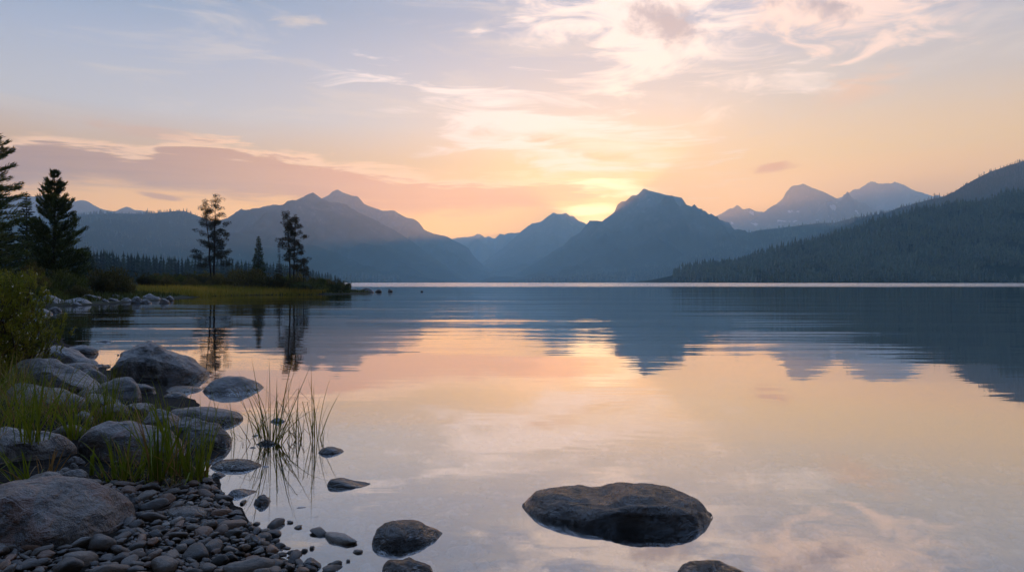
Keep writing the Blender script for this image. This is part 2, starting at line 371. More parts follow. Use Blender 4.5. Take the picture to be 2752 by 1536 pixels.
L11 = [(1806,760),(1812,742),(1830,735),(1900,722),(1999,697),(2065,681),(2165,657),(2264,630),(2363,597),(2462,571),(2560,553),(2660,538),(2752,524),(2850,505),(3000,480),(3200,450)]
R11 = ridge('hill', L11, 1500, 560, 600, m_wood, 'dark green forested hill rising from the right shore of the lake', jag=0.8, seed=42, Yr2=1350, cat='hill', spur=0.12, p=1.05)

# ================================================================ lake bed and shore (one sheet), water
SHORE = [(-0.2,-60),(-0.35,0),(-0.6,2.0),(-0.93,3.06),(-1.25,3.4),(-1.55,3.8),(-1.9,4.3),(-2.25,5.0),(-2.5,5.6),(-2.75,6.6),(-3.5,7.4),(-4.5,8.8),(-5.9,10.2),(-8.2,13),(-11,16.5),(-17.5,24.5),(-24.0,34.5),(-23.9,36.5),(-22.6,37.2),(-23.4,40.3),(-24.2,44),(-24.7,49),(-27.5,62),(-25.5,67),(-23.0,68.5),(-20,70),(-17.5,76),(-16.2,81),(-17.5,85),(-24,92),(-60,135),(-110,250),(-150,400),(-172,590),(-195,700),(-228,905),(-330,1000),(-520,2600),(-6000,2600),(-6000,-60)]
SH = np.array(SHORE)
def shore_dist(x, y):
    """metres inland from the waterline (negative out in the lake)"""
    x = np.asarray(x, float); y = np.asarray(y, float)
    best = np.full(x.shape, 1e18); inside = np.zeros(x.shape, bool)
    n = len(SH)
    for i in range(n):
        ax, ay = SH[i]; bx, by = SH[(i + 1) % n]
        dx, dy = bx - ax, by - ay
        t = np.clip(((x - ax) * dx + (y - ay) * dy) / (dx * dx + dy * dy), 0, 1)
        d = (x - ax - t * dx) ** 2 + (y - ay - t * dy) ** 2
        best = np.minimum(best, d)
        if ay != by:
            c = ((ay > y) != (by > y)) & (x < (bx - ax) * (y - ay) / (by - ay) + ax)
            inside ^= c
    d = np.sqrt(best)
    return np.where(inside, d, -d)
def ground_z(x, y):
    x = np.asarray(x, float); y = np.asarray(y, float)
    s = shore_dist(x, y)
    s = s + fbm(x * 0.9, y * 0.9, octs=3, seed=77) * np.clip(np.hypot(x, y) * 0.025, 0.08, 0.5)
    z = np.where(s > 0, 0.95 * (1 - np.exp(-np.maximum(s, 0) / 9.5)), -2.6 * (1 - np.exp(np.minimum(s, 0) / 24.0)))
    z = z + fbm(x * 2.3, y * 2.3, octs=3, seed=78) * 0.022 * np.exp(-np.abs(s) / 20) + np.where(s > 20, fbm(x * .05, y * .05, seed=79) * np.minimum((s - 20) * .01, 0.8), 0)
    return z
def gz(x, y): return float(ground_z(np.array([x]), np.array([y]))[0])
def hit(px, py):
    """the point of ground (or of the water's surface) seen at a photo position"""
    Y = np.geomspace(1.5, 600, 1500)
    x = (px - CX) / FPX * Y; z = CAMH + (HY - py) / FPX * Y
    g = np.maximum(ground_z(x, Y), 0.0)
    k = np.nonzero(z <= g)[0]
    k = k[0] if len(k) else len(Y) - 1
    return Vector((x[k], Y[k], g[k]))
def graded(lo, hi, c, n, d0):
    a = np.linspace(math.asinh((lo - c) / d0), math.asinh((hi - c) / d0), n)
    return c + d0 * np.sinh(a)
gx = graded(-14800, 14800, -2.5, 360, 2.2); gy = graded(-95, 11950, 5.0, 330, 2.2)
GX, GY = np.meshgrid(gx, gy)
GZ = ground_z(GX.ravel(), GY.ravel())
# shore soil, gravel and lake bed
m, t, out = newmat('shore_ground'); N = NT(t)
p = N.pos(); P_ = N.sep(p); z = P_[2]
vo = N.n('ShaderNodeTexVoronoi', feature='F1'); N.l(p, vo.inputs['Vector']); vo.inputs['Scale'].default_value = 24
cell = N.sep(vo.outputs['Color'])[0]
stone = N.ramp(cell, [(0, (0.010, 0.009, 0.008)), (0.5, (0.026, 0.022, 0.019)), (0.8, (0.044, 0.038, 0.032)), (1, (0.042, 0.023, 0.014))])
stone = N.mix(N.sm(P_[1], 8.0, 16.0), stone, (0.014, 0.012, 0.009, 1))
stone = N.mix(N.sm(vo.outputs['Distance'], 0.012, 0.032), stone, (0.008, 0.007, 0.006, 1))
soil = N.mix(N.noise(p, 1.7, 5, 0.6), (0.018, 0.016, 0.009, 1), (0.035, 0.04, 0.014, 1))
c = N.mix(N.sm(N.math('ADD', z, N.math('MULTIPLY', N.noise(p, 0.8, 3), 0.12)), N.math('MULTIPLY_ADD', N.sm(P_[1], 8.0, 16.0), -0.15, 0.20), N.math('MULTIPLY_ADD', N.sm(P_[1], 8.0, 16.0), -0.20, 0.36)), stone, soil)
bed = N.mix(N.noise(p, 0.9, 4, 0.6), (0.03, 0.028, 0.024, 1), (0.075, 0.066, 0.055, 1))
vb = N.n('ShaderNodeTexVoronoi', feature='SMOOTH_F1'); N.l(p, vb.inputs['Vector']); vb.inputs['Scale'].default_value = 7
bed = N.mix(N.sm(vb.outputs['Distance'], 0.05, 0.6), N.mix(0.5, bed, (0.13, 0.115, 0.10, 1)), bed)
c = N.mix(N.sm(z, -0.05, -0.16), c, N.mix(N.sm(P_[1], 8.0, 20.0), bed, (0.02, 0.018, 0.014, 1)))
pb = N.n('ShaderNodeBsdfPrincipled'); N.l(c, pb.inputs['Base Color']); pb.inputs['Roughness'].default_value = 0.85
pb.inputs['Specular IOR Level'].default_value = 0.06
bp = N.n('ShaderNodeBump'); bp.inputs['Strength'].default_value = 0.7; bp.inputs['Distance'].default_value = 0.02
N.l(N.math('SUBTRACT', 1.0, vo.outputs['Distance']), bp.inputs['Height']); N.l(bp.outputs[0], pb.inputs['Normal'])
N.l(pb.outputs[0], out.inputs[0])
me = mesh('ground', np.stack([GX.ravel(), GY.ravel(), GZ], 1), grid_faces(len(gx), len(gy)), m)
tag(link('ground', me), 'dark shore soil running down under the lake as its bed', 'ground', kind='structure')

m, t, out = newmat('lake_water'); N = NT(t)
p = N.pos(); P = N.sep(p); Yp = P[1]; Xp = P[0]
# long low swell lines across the view plus tiny ripples; calmer close to the beach
calm = N.sm(Yp, 3.0, 26.0)
w1 = N.noise(N.vscale(p, (0.28, 1.5, 1)), 1.0, 2, 0.5)
w2 = N.noise(N.vscale(p, (1.3, 5.5, 1), rot=(0, 0, R(9))), 1.0, 2, 0.55)
w3 = N.noise(N.vscale(p, (0.05, 0.24, 1), rot=(0, 0, R(-6))), 1.0, 2, 0.5)
patch = N.sm(N.noise(N.vscale(p, (0.03, 0.10, 1)), 1.0, 3, 0.6), 0.35, 0.7)
amp = N.math('ADD', 0.30, N.math('MULTIPLY', calm, N.math('ADD', 0.80, N.math('MULTIPLY', patch, 1.7))))
hgt = N.math('ADD', N.math('MULTIPLY', w1, 0.0050), N.math('ADD', N.math('MULTIPLY', w2, 0.0011), N.math('MULTIPLY', w3, 0.022)))
hgt = N.math('MULTIPLY', hgt, amp)
# faint rings spreading from something that touched the water beyond the flat rock
rv = N.n('ShaderNodeVectorMath', operation='DISTANCE'); N.l(p, rv.inputs[0]); rv.inputs[1].default_value = (1.45, 6.6, 0)
ring = N.math('MULTIPLY', N.math('SINE', N.math('MULTIPLY', rv.outputs['Value'], 30.0)), N.math('MULTIPLY', N.sm(rv.outputs['Value'], 2.6, 0.4), 0.00010))
hgt = N.math('ADD', hgt, ring)
bp = N.n('ShaderNodeBump'); bp.inputs['Strength'].default_value = 1.0; bp.inputs['Distance'].default_value = 1.0
N.l(hgt, bp.inputs['Height'])
# far out a breeze roughens the lake: a band of open sky light
yn = N.math('ADD', Yp, N.math('MULTIPLY', N.math('SUBTRACT', N.noise(N.vscale(p, (0.012, 0.05, 1)), 1.0, 4, 0.7), 0.5), 90.0))
gust = N.sm(N.noise(N.vscale(p, (0.0035, 0.022, 1), rot=(0, 0, R(3))), 1.0, 4, 0.65), 0.30, 0.52)
breeze = N.math('MULTIPLY', N.math('MULTIPLY', N.sm(yn, 150.0, 215.0), N.sm(yn, 1500.0, 900.0)), N.math('MULTIPLY_ADD', gust, 0.8, 0.2))
gl = N.n('ShaderNodeBsdfGlossy', distribution='GGX'); gl.inputs['Color'].default_value = (0.985, 0.98, 0.975, 1)
N.l(N.math('ADD', 0.02, N.math('MULTIPLY', breeze, WIND_R)), gl.inputs['Roughness']); N.l(bp.outputs[0], gl.inputs['Normal'])
fr = N.n('ShaderNodeFresnel'); fr.inputs['IOR'].default_value = 1.33
fac = N.math('POWER', fr.outputs[0], 0.35)
tr = N.n('ShaderNodeBsdfTransparent'); tr.inputs['Color'].default_value = (0.78, 0.84, 0.86, 1)
mx = N.n('ShaderNodeMixShader'); N.l(fac, mx.inputs[0]); N.l(tr.outputs[0], mx.inputs[1]); N.l(gl.outputs[0], mx.inputs[2])
N.l(mx.outputs[0], out.inputs[0])
me = mesh('water', [(-14700, -90, 0), (14700, -90, 0), (14700, 11900, 0), (-14700, 11900, 0)], [(0, 1, 2, 3)], m, smooth=False)
tag(link('water', me), 'calm lake water mirroring the sunset sky and mountains', 'water', kind='structure')
# ================================================================ leaf and needle material, woods on the far slopes
def leaf_mat(name, cols, scale=1.2, transl=0.3, rough=0.6, rand=0.5):
    m, t, out = newmat(name); N = NT(t)
    nz = N.noise(N.obj(), scale, 4, 0.65)
    oi = N.n('ShaderNodeObjectInfo').outputs['Random']
    f = N.math('ADD', nz, N.math('MULTIPLY', N.math('SUBTRACT', oi, 0.5), rand * 0.5))
    stops = [(0.3 + 0.4 * i / max(1, len(cols) - 1), c) for i, c in enumerate(cols)]
    c = N.ramp(f, stops)
    pb = N.n('ShaderNodeBsdfPrincipled'); N.l(c, pb.inputs['Base Color']); pb.inputs['Roughness'].default_value = rough
    pb.inputs['Specular IOR Level'].default_value = 0.25
    if transl:
        tl = N.n('ShaderNodeBsdfTranslucent'); N.l(c, tl.inputs[0])
        mx = N.n('ShaderNodeMixShader'); mx.inputs[0].default_value = transl
        N.l(pb.outputs[0], mx.inputs[1]); N.l(tl.outputs[0], mx.inputs[2]); N.l(mx.outputs[0], out.inputs[0])
    else: N.l(pb.outputs[0], out.inputs[0])
    return m
def bark_mat(name, a, b, scale=6):
    m, t, out = newmat(name); N = NT(t)
    c = N.mix(N.noise(N.vscale(N.obj(), (3, 3, 0.6)), scale, 4, 0.65), (*a, 1), (*b, 1))
    pb = N.n('ShaderNodeBsdfPrincipled'); N.l(c, pb.inputs['Base Color']); pb.inputs['Roughness'].default_value = 0.9
    N.l(pb.outputs[0], out.inputs[0]); return m
M_WOOD = leaf_mat('distant_conifers', [(.002, .009, .005), (.007, .022, .010), (.030, .052, .016)], scale=0.03, transl=0)
M_NEEDLE = leaf_mat('dark_needles', [(.026, .042, .013), (.065, .090, .022), (.14, .155, .034)], scale=0.8, transl=0.15)
M_SPRUCE = leaf_mat('spruce_needles', [(.018, .033, .016), (.040, .063, .024), (.075, .10, .034)], scale=0.8, transl=0.15)
M_PINE = leaf_mat('pine_needles', [(.013, .016, .006), (.028, .028, .009), (.058, .040, .013)], scale=0.7, transl=0.2)
M_BARK = bark_mat('dark_bark', (.012, .010, .009), (.035, .026, .020))
M_TWIG = bark_mat('dead_twigs', (.03, .024, .022), (.06, .048, .042))

def fast_mesh(name, V, F, mat):
    """V (n,3), F (m,3 or 4) numpy arrays"""
    me = bpy.data.meshes.new(name)
    me.vertices.add(len(V)); me.vertices.foreach_set('co', np.ascontiguousarray(V, np.float32).ravel())
    k = F.shape[1]
    me.loops.add(F.size); me.loops.foreach_set('vertex_index', np.ascontiguousarray(F, np.int32).ravel())
    me.polygons.add(len(F)); me.polygons.foreach_set('loop_start', np.arange(0, F.size, k, dtype=np.int32))
    me.polygons.foreach_set('loop_total', np.full(len(F), k, np.int32))
    me.materials.append(mat)
    me.update(calc_edges=True); me.validate()
    return me
NR = np.random.RandomState(5)
def conifer_tris(P, H, Rr, tiers=3, sides=5):
    """many small ragged conifers at points P with heights H and radii Rr: stacked cones"""
    n = len(P); Vs = []; Fs = []; off = 0
    for k in range(tiers):
        b = 0.06 + 0.82 * k / tiers; tp = min(1.0, b + 0.95 / tiers + 0.12)
        r = Rr * (1 - b) ** 0.85 * NR.uniform(0.75, 1.2, n)
        ring = []
        a0 = NR.uniform(0, 6.28, n)
        for s in range(sides):
            a = a0 + 6.2832 * s / sides
            rr = r * NR.uniform(0.6, 1.25, n)
            ring.append(np.stack([P[:, 0] + rr * np.cos(a), P[:, 1] + rr * np.sin(a), P[:, 2] + H * (b + NR.uniform(-.05, .05, n))], 1))
        tip = np.stack([P[:, 0] + NR.uniform(-.05, .05, n) * r, P[:, 1], P[:, 2] + H * (tp if k < tiers - 1 else 1.0)], 1)
        Vs.append(np.concatenate(ring + [tip]))
        idx = np.arange(n)
        for s in range(sides):
            Fs.append(np.stack([off + s * n + idx, off + ((s + 1) % sides) * n + idx, off + sides * n + idx], 1))
        off += (sides + 1) * n
    return np.concatenate(Vs), np.concatenate(Fs)
def wood_on(name, G, n, h0, h1, label, rad=0.2, vmin=0.02, crest=0, seed=1, tiers=3, pxr=(0, 1)):
    rs = np.random.RandomState(seed)
    nv, nu = G.shape[:2]
    u = rs.uniform(pxr[0], pxr[1], n) * (nu - 1.001); v = (vmin + (1 - vmin) * rs.uniform(0, 1, n) ** 0.9) * (nv - 1.001)
    if crest:
        u = np.concatenate([u, np.linspace(0, nu - 1.01, crest) + rs.uniform(-.6, .6, crest)]).clip(0, nu - 1.01)
        v = np.concatenate([v, (nv - 1.01) * rs.uniform(0.965, 0.999, crest)])
    iu, iv = u.astype(int), v.astype(int); fu, fv = (u - iu)[:, None], (v - iv)[:, None]
    P = (G[iv, iu] * (1 - fu) + G[iv, iu + 1] * fu) * (1 - fv) + (G[iv + 1, iu] * (1 - fu) + G[iv + 1, iu + 1] * fu) * fv
    gap_ = fbm(P[:, 0] / 120, P[:, 1] / 120, octs=4, seed=seed + 9)
    ok = (P[:, 2] > 0.4) & ((gap_ > -.28) | (v > .95 * nv)); P = P[ok]; m = len(P)
    clump = np.clip(fbm(P[:, 0] / 60, P[:, 1] / 60, octs=4, seed=seed + 3) * .9 + .5, 0, 1.1)
    H = rs.uniform(h0, h1, m) * (0.55 + 0.75 * clump) * rs.choice([1, 1, 1.15, 1.4, .7, .5], m)
    P = P - np.array([0, 0, 0.6])
    V, F = conifer_tris(P, H, H * rad * rs.uniform(.8, 1.2, m), tiers)
    o = link(name, fast_mesh(name, V, F, M_WOOD))
    tag(o, label, 'forest', kind='stuff')
    return o
wood_on('forest', R11[1], 24000, 10, 17, 'dense dark green conifer forest covering the hill on the right shore', rad=.19, crest=330, seed=2, vmin=0.0)
wood_on('forest', R10[1], 14000, 11, 18, 'conifer forest on the high slope, spiky along its skyline', rad=.15, crest=420, seed=3, vmin=0.3)
wood_on('forest', R10b[1], 6500, 15, 23, 'hazy conifer wood on the foothill below the flat-topped mountain', rad=.2, crest=330, seed=4, tiers=2)
wood_on('forest', R1[1], 9000, 17, 27, 'blue hazy conifer wood covering the long hill behind the shore pines', rad=.2, crest=520, seed=5, tiers=2)

# the tree line across the bay: every conifer of it stands on its own
def small_conifer_mesh(seed, tiers=8):
    rs = np.random.RandomState(seed)
    V = []; F = []
    for k in range(tiers):
        b = 0.04 + 0.88 * k / tiers; r = 0.17 * (1 - b) ** 0.8
        nb = 7
        for j in range(nb):
            a = 6.283 * (j + rs.uniform(-.3, .3)) / nb + k; L = r * rs.uniform(.55, 1.25); z = b + rs.uniform(-.015, .015)
            w = 0.5 * r + 0.015
            c, s = math.cos(a), math.sin(a); i = len(V)
            V += [(-s * w * .5, c * w * .5, z + .05), (s * w * .5, -c * w * .5, z + .05), (c * L + s * w * .3, s * L - c * w * .3, z - .035), (c * L * 1.15, s * L * 1.15, z - .02), (c * L - s * w * .3, s * L + c * w * .3, z - .035)]
            F += [(i, i + 1, i + 2), (i, i + 2, i + 3), (i, i + 3, i + 4)]
        i = len(V); V += [(.02, 0, b), (-.012, .02, b), (-.012, -.02, b), (0, 0, min(1, b + .2))]
        F += [(i, i + 1, i + 3), (i + 1, i + 2, i + 3), (i + 2, i, i + 3)]
    return fast_mesh('conifer', np.array(V), np.array(F), M_WOOD)
protos = [small_conifer_mesh(s, 7 + s % 3) for s in range(5)]
tops = [(-60, 650), (0, 655), (230, 662), (330, 672), (500, 687), (600, 693), (700, 697), (760, 702), (830, 712), (842, 722), (870, 727), (900, 735), (917, 746)]
cnt = 0
for row in range(3):
    px = 150.0 + rnd.uniform(0, 8)
    while px < 916:
        Yt = (430 + 165 * px / 842 if px < 842 else 720 + (px - 842) / 75 * 190) + row * 14 + rnd.uniform(-5, 5)
        x = (px - CX) / FPX * Yt
        yt = float(np.interp(px, [t_[0] for t_ in tops], [t_[1] for t_ in tops]))
        b = max(gz(x, Yt), 0.1) - 0.3
        H = ((HY - yt) / FPX * Yt + CAMH - b) * rnd.choice([1, .95, .85, .78, 1.04]) * rnd.uniform(.9, 1.04)
        o = link('conifer', protos[rnd.randrange(5)], loc=(x, Yt, b), rotz=rnd.uniform(0, 6.28))
        k_ = rnd.uniform(.85, 1.3) * (1.25 if row else 1)
        o.scale = (H * k_, H * k_, H)
        tag(o, 'bluish conifer in the tree line across the bay behind the grassy point', 'conifer', 'conifers of the tree line across the bay')
        px += rnd.uniform(6.5, 13) * (0.75 if px > 700 else 1); cnt += 1
# ================================================================ trees and shrubs of the near shore
def cards(C, D, L, W, rs, flat=0.0):
    """diamond leaves or needle sprays: centres C, directions D (n,3), lengths L, widths W"""
    n = len(C)
    D = D / (np.linalg.norm(D, axis=1, keepdims=True) + 1e-9)
    S = np.cross(D, rs.normal(size=(n, 3)) * (1 - flat) + np.array([0, 0, 1.0]) * flat)
    S = S / (np.linalg.norm(S, axis=1, keepdims=True) + 1e-9)
    L = np.broadcast_to(np.asarray(L, float), (n,))[:, None]; W = np.broadcast_to(np.asarray(W, float), (n,))[:, None]
    V = np.concatenate([C, C + D * L * .45 + S * W * .5, C + D * L, C + D * L * .45 - S * W * .5])
    i = np.arange(n)
    return V, np.stack([i, i + n, i + 2 * n, i + 3 * n], 1)
class Acc:
    def __init__(s): s.V = []; s.F = []; s.n = 0
    def add(s, VF):
        V, F = VF; s.V.append(V); s.F.append(F + s.n); s.n += len(V)
    def mesh(s, name, mat): return fast_mesh(name, np.concatenate(s.V), np.concatenate(s.F), mat)
def tube(pts, radii, sides=6):
    pts = np.asarray(pts, float); n = len(pts); V = []
    for i in range(n):
        d = pts[min(i + 1, n - 1)] - pts[max(i - 1, 0)]; d = d / (np.linalg.norm(d) + 1e-9)
        a = np.cross(d, (0.31, 0.95, 0.1) if abs(d[2]) > .8 else (0, 0, 1.0)); a /= np.linalg.norm(a); b = np.cross(d, a)
        for k in range(sides):
            t = 6.28318 * k / sides
            V.append(pts[i] + (a * math.cos(t) + b * math.sin(t)) * radii[i])
    F = [(i * sides + k, i * sides + (k + 1) % sides, (i + 1) * sides + (k + 1) % sides, (i + 1) * sides + k) for i in range(n - 1) for k in range(sides)]
    return np.array(V), np.array(F)
def trunk_line(H, lean=(0, 0), wob=0.04, n=9, rs=None, base=(0, 0, 0)):
    t = np.linspace(0, 1, n)
    x = base[0] + lean[0] * t + rs.normal(size=n) * wob * t * (1 - t) * 2; y = base[1] + lean[1] * t + rs.normal(size=n) * wob * t * (1 - t) * 2
    return np.stack([x, y, base[2] + H * t], 1)
def on_line(T, t):
    f = t * (len(T) - 1); i = min(int(f), len(T) - 2); return T[i] + (T[i + 1] - T[i]) * (f - i)
def branch_pts(o, a, L, rise, curl, n=7, rs=None):
    """rise: starting slope; curl > 0 turns the tip up"""
    t = np.linspace(0, 1, n)
    x = L * t
    z = L * (rise * t + curl * t * t)
    side = rs.normal() * .08 * L * t * t
    return np.stack([o[0] + math.cos(a) * x - math.sin(a) * side, o[1] + math.sin(a) * x + math.cos(a) * side, o[2] + z], 1)
def bough(acc, B, rs, spray=0.28, w=0.09, per=10, thick=0.14, start=0.15, up=0.35):
    """needle sprays along a branch"""
    n = max(4, int(per * np.linalg.norm(B[-1] - B[0]) / spray * 0.9))
    t = start + (1 - start) * rs.uniform(0, 1, n) ** 0.75
    f = t * (len(B) - 1); i = np.minimum(f.astype(int), len(B) - 2)
    C = B[i] + (B[i + 1] - B[i]) * (f - i)[:, None]
    d = B[i + 1] - B[i]; d = d / (np.linalg.norm(d, axis=1, keepdims=True) + 1e-9)
    sd = np.cross(d, [0, 0, 1.0])
    D = d * .9 + sd * rs.normal(size=(n, 1)) * .75 + rs.normal(size=(n, 3)) * .28 + np.array([0, 0, up])
    C = C + rs.normal(size=(n, 3)) * thick * np.array([.5, .5, .35])
    acc.add(cards(C, D, spray * rs.uniform(.6, 1.25, n), w * rs.uniform(.7, 1.3, n), rs))
def place(name, px, Y, label, cat='tree', group=None, z=None):
    x = (px - CX) / FPX * Y
    o = empty(name, (x, Y, (gz(x, Y) if z is None else z) - 0.05))
    return tag(o, label, cat, group)
def zat(py, Y): return CAMH + (HY - py) / FPX * Y
def full_conifer(name, px, Y, ytop, label, prof, nwhorl, nb, rise, curl, mat, seed, spray=.3, w=.1, per=10, thick=.14, t0=.06, dens_top=1.0, gap=0.0, rtr=.11, up=.35):
    """prof: list of (height fraction, reach in metres)"""
    rs = np.random.RandomState(seed)
    o = place(name, px, Y, label)
    H = zat(ytop, Y) - o.location.z
    T = trunk_line(H, (0, 0), .05, 9, rs)
    link('trunk', mesh('trunk', *[a.tolist() for a in tube(T, np.linspace(rtr, .012, 9), 8)], M_BARK), o)
    acc = Acc(); tw = Acc()
    hs = t0 + (1 - t0) * np.linspace(0, 1, nwhorl) ** 0.92
    for k, t in enumerate(hs[:-1]):
        L0 = np.interp(t, [p[0] for p in prof], [p[1] for p in prof])
        if rs.uniform() < gap and t > .25: continue
        for j in range(nb):
            a = 6.283 * (j + rs.uniform(-.35, .35)) / nb + k * 1.9
            L = L0 * rs.uniform(.62, 1.15)
            r_ = rise(t) + rs.normal() * .08; c_ = curl(t) + rs.normal() * .06
            B = branch_pts(on_line(T, t), a, L, r_, c_, 7, rs)
            tw.add(tube(B, np.linspace(.022 * (1 - t) + .008, .004, 7), 3))
            bough(acc, B, rs, spray * .9, w * .5, per * 1.9, thick * (0.6 + .8 * (1 - t)), .12, up)
    n = 70; C = np.stack([on_line(T, t) for t in rs.uniform(.88, 1, n)])
    acc.add(cards(C, rs.normal(size=(n, 3)) * .5 + np.array([0, 0, .9]), spray * .38, w * .4, rs))
    cr = link('crown', acc.mesh('crown', mat), o)
    link('branches', tw.mesh('branches', M_BARK), cr)
    return o
# the tall cropped pine, the slim spruce, the big bushy pine
full_conifer('pine_tree', -40, 42, 340, 'tall ragged pine cut by the left edge of the picture', [(0, 2.4), (.3, 2.3), (.5, 2.0), (.62, 1.8), (.7, 2.1), (.8, 1.5), (.9, 1.1), (1, .2)], 30, 6,
             lambda t: .0 + .15 * t, lambda t: .22, M_NEEDLE, 101, .32, .1, 13, .16, .05, gap=.22, rtr=.16)
full_conifer('spruce_tree', 72, 56, 516, 'slim pointed spruce between the cropped pine and the big bushy pine', [(0, 1.4), (.3, 1.15), (.5, .92), (.7, .62), (.85, .3), (1, .04)], 34, 6,
             lambda t: -.12 + .25 * t, lambda t: .12, M_SPRUCE, 102, .24, .08, 10, .07, .05)
full_conifer('pine_tree', 146, 50, 456, 'big bushy pine with upturned branch tips, rising behind the shore rocks', [(0, 2.3), (.2, 2.25), (.4, 1.85), (.5, 1.55), (.62, 1.25), (.74, .95), (.86, .58), (.94, .30), (1, .06)], 27, 7,
             lambda t: .0 + .5 * t, lambda t: .38, M_NEEDLE, 103, .30, .11, 17, .15, .04, gap=.06, rtr=.15)
full_conifer('spruce_tree', 15, 60, 600, 'dark young spruce low behind the cropped pine and the slim spruce', [(0, 2.2), (.4, 1.6), (.7, .9), (1, .05)], 24, 7,
             lambda t: -.05 + .2 * t, lambda t: .1, M_SPRUCE, 104, .28, .1, 10, .1, .04)
for px, Y, yt, lb, sd in [(238, 74, 664, 'small dark spruce just right of the big bushy pine, against the tree line', 105), (213, 66, 672, 'little spruce half hidden behind the right boughs of the big bushy pine', 106), (112, 62, 640, 'young spruce in the gap between the slim spruce and the big bushy pine', 107)]:
    full_conifer('spruce_tree', px, Y, yt, lb, [(0, .95), (.4, .7), (.7, .4), (1, .03)], 20, 6, lambda t: -.1 + .2 * t, lambda t: .1, M_SPRUCE, sd, .24, .08, 9, .06, .04, rtr=.06)
full_conifer('spruce_tree', 695, 80, 634, 'dense conical spruce alone between the two twin-stemmed pines', [(0, .98), (.25, .85), (.5, .6), (.75, .32), (1, .03)], 30, 7, lambda t: -.15 + .25 * t, lambda t: .1, M_SPRUCE, 108, .22, .09, 13, .06, .03, rtr=.07)
full_conifer('snag_tree', 750, 77, 648, 'thin half-bare spruce with a naked spire left of the tall twin-stemmed pine', [(0, .6), (.25, .52), (.42, .4), (.55, .2), (.58, .06), (.72, .12), (.85, .05), (1, .02)], 30, 5, lambda t: -.35 + .2 * t, lambda t: .15, M_PINE, 109, .18, .06, 7, .05, .03, gap=.1, rtr=.05)

def tuft(acc, c, r, n, rs, L=.2, w=.05, squash=.6):
    d = rs.normal(size=(n, 3)); d /= np.linalg.norm(d, axis=1, keepdims=True)
    C = c + d * r * rs.uniform(.15, 1, (n, 1)) ** .6 * np.array([1, 1, squash])
    acc.add(cards(C, d + np.array([0, 0, .45]) + rs.normal(size=(n, 3)) * .4, L * rs.uniform(.6, 1.2, n), w * rs.uniform(.7, 1.3, n), rs))
def twin_pine(px, Y, label, stems, seed, tuft_r, dens, twigs=0, mat=M_PINE):
    """stems: list of (top px, top py, base dx px, limbs); limb = (side px, py, reach px, number of tufts)"""
    rs = np.random.RandomState(seed)
    o = place('pine_tree', px, Y, label)
    s = Y / FPX
    for tpx, tpy, bdx, prof, nl, tlo, rt in stems:
        H = zat(tpy, Y) - o.location.z
        base = (bdx * s, rs.normal() * .1, 0)
        T = trunk_line(H, ((tpx - px - bdx) * s, rs.normal() * .25), .07, 10, rs, base)
        link('trunk', mesh('trunk', *[a.tolist() for a in tube(T, np.concatenate([[rt * 1.25], np.linspace(rt, .02, 9)]), 8)], M_BARK), o)
        acc = Acc(); tw = Acc()
        for k in range(nl):
            t = tlo + (1 - tlo) * ((k + rs.uniform(0, 1)) / nl) ** .95
            L = np.interp(t, [p[0] for p in prof], [p[1] for p in prof]) * rs.uniform(.55, 1.12)
            a = rs.uniform(0, 6.283)
            B = branch_pts(on_line(T, min(t, .995)), a, L, -.05 + .45 * t * t + rs.normal() * .12, .12 + rs.normal() * .08, 6, rs)
            tw.add(tube(B, np.linspace(.03 * (1.1 - t) + .006, .004, 6), 4))
            m = max(1, int(L / (tuft_r * 1.0)) + 1)
            for q in range(m):
                c = B[-1] if q == 0 else B[0] + (B[-1] - B[0]) * rs.uniform(.4, .95)
                tuft(acc, c + rs.normal(size=3) * tuft_r * .35, tuft_r * rs.uniform(.65, 1.15), int(1.6 * dens * rs.uniform(.6, 1.2)), rs, w=.034)
        tuft(acc, T[-1], tuft_r * .7, int(dens), rs, squash=1.3)
        cr = link('crown', acc.mesh('crown', mat), o)
        link('branches', tw.mesh('branches', M_BARK), cr)
    if twigs:
        tw = Acc()
        for k in range(twigs):
            t = rs.uniform(.12, .5); a = rs.uniform(0, 6.283); L = rs.uniform(.7, 1.9)
            B = branch_pts(on_line(T, t), a, L, -.15 + rs.normal() * .15, -.12 + rs.normal() * .1, 6, rs)
            tw.add(tube(B, np.linspace(.014, .003, 6), 3))
            for q in range(5):
                i = rs.randint(1, 5); b2 = branch_pts(B[i], a + rs.normal() * .9, L * .4, rs.normal() * .3, rs.normal() * .2, 4, rs)
                tw.add(tube(b2, np.linspace(.007, .002, 4), 3))
        link('dead_branches', tw.mesh('dead_branches', M_TWIG), o)
    return o
twin_pine(572, 80, 'broad old pine with two stems and loose layered boughs on the grassy point',
          [(580, 531, 2, [(0, 1.6), (.3, 2.5), (.5, 2.1), (.65, 1.7), (.8, 1.15), (.92, .75), (1, .2)], 44, .22, .12),
           (561, 543, -3, [(0, 1.6), (.3, 2.4), (.5, 1.9), (.65, 1.4), (.8, .95), (.92, .6), (1, .2)], 34, .26, .10)], 201, .29, 40, twigs=26)
twin_pine(785, 74, 'tall slender pine with two thin stems near the end of the point',
          [(775, 573, -3, [(0, .4), (.35, .5), (.5, .9), (.62, 1.35), (.72, .95), (.85, .75), (.95, .45), (1, .15)], 30, .42, .09),
           (797, 584, 3, [(0, .5), (.2, .9), (.3, 1.5), (.42, 1.55), (.55, 1.25), (.7, 1.2), (.85, .8), (.95, .45), (1, .15)], 34, .24, .09)], 202, .24, 40, twigs=10)
twin_pine(815, 73, 'small stunted pine with a rounded crown right of the tall twin-stemmed pine',
          [(816, 700, 0, [(0, .5), (.5, .6), (.8, .45), (1, .2)], 12, .5, .05)], 203, .24, 48)

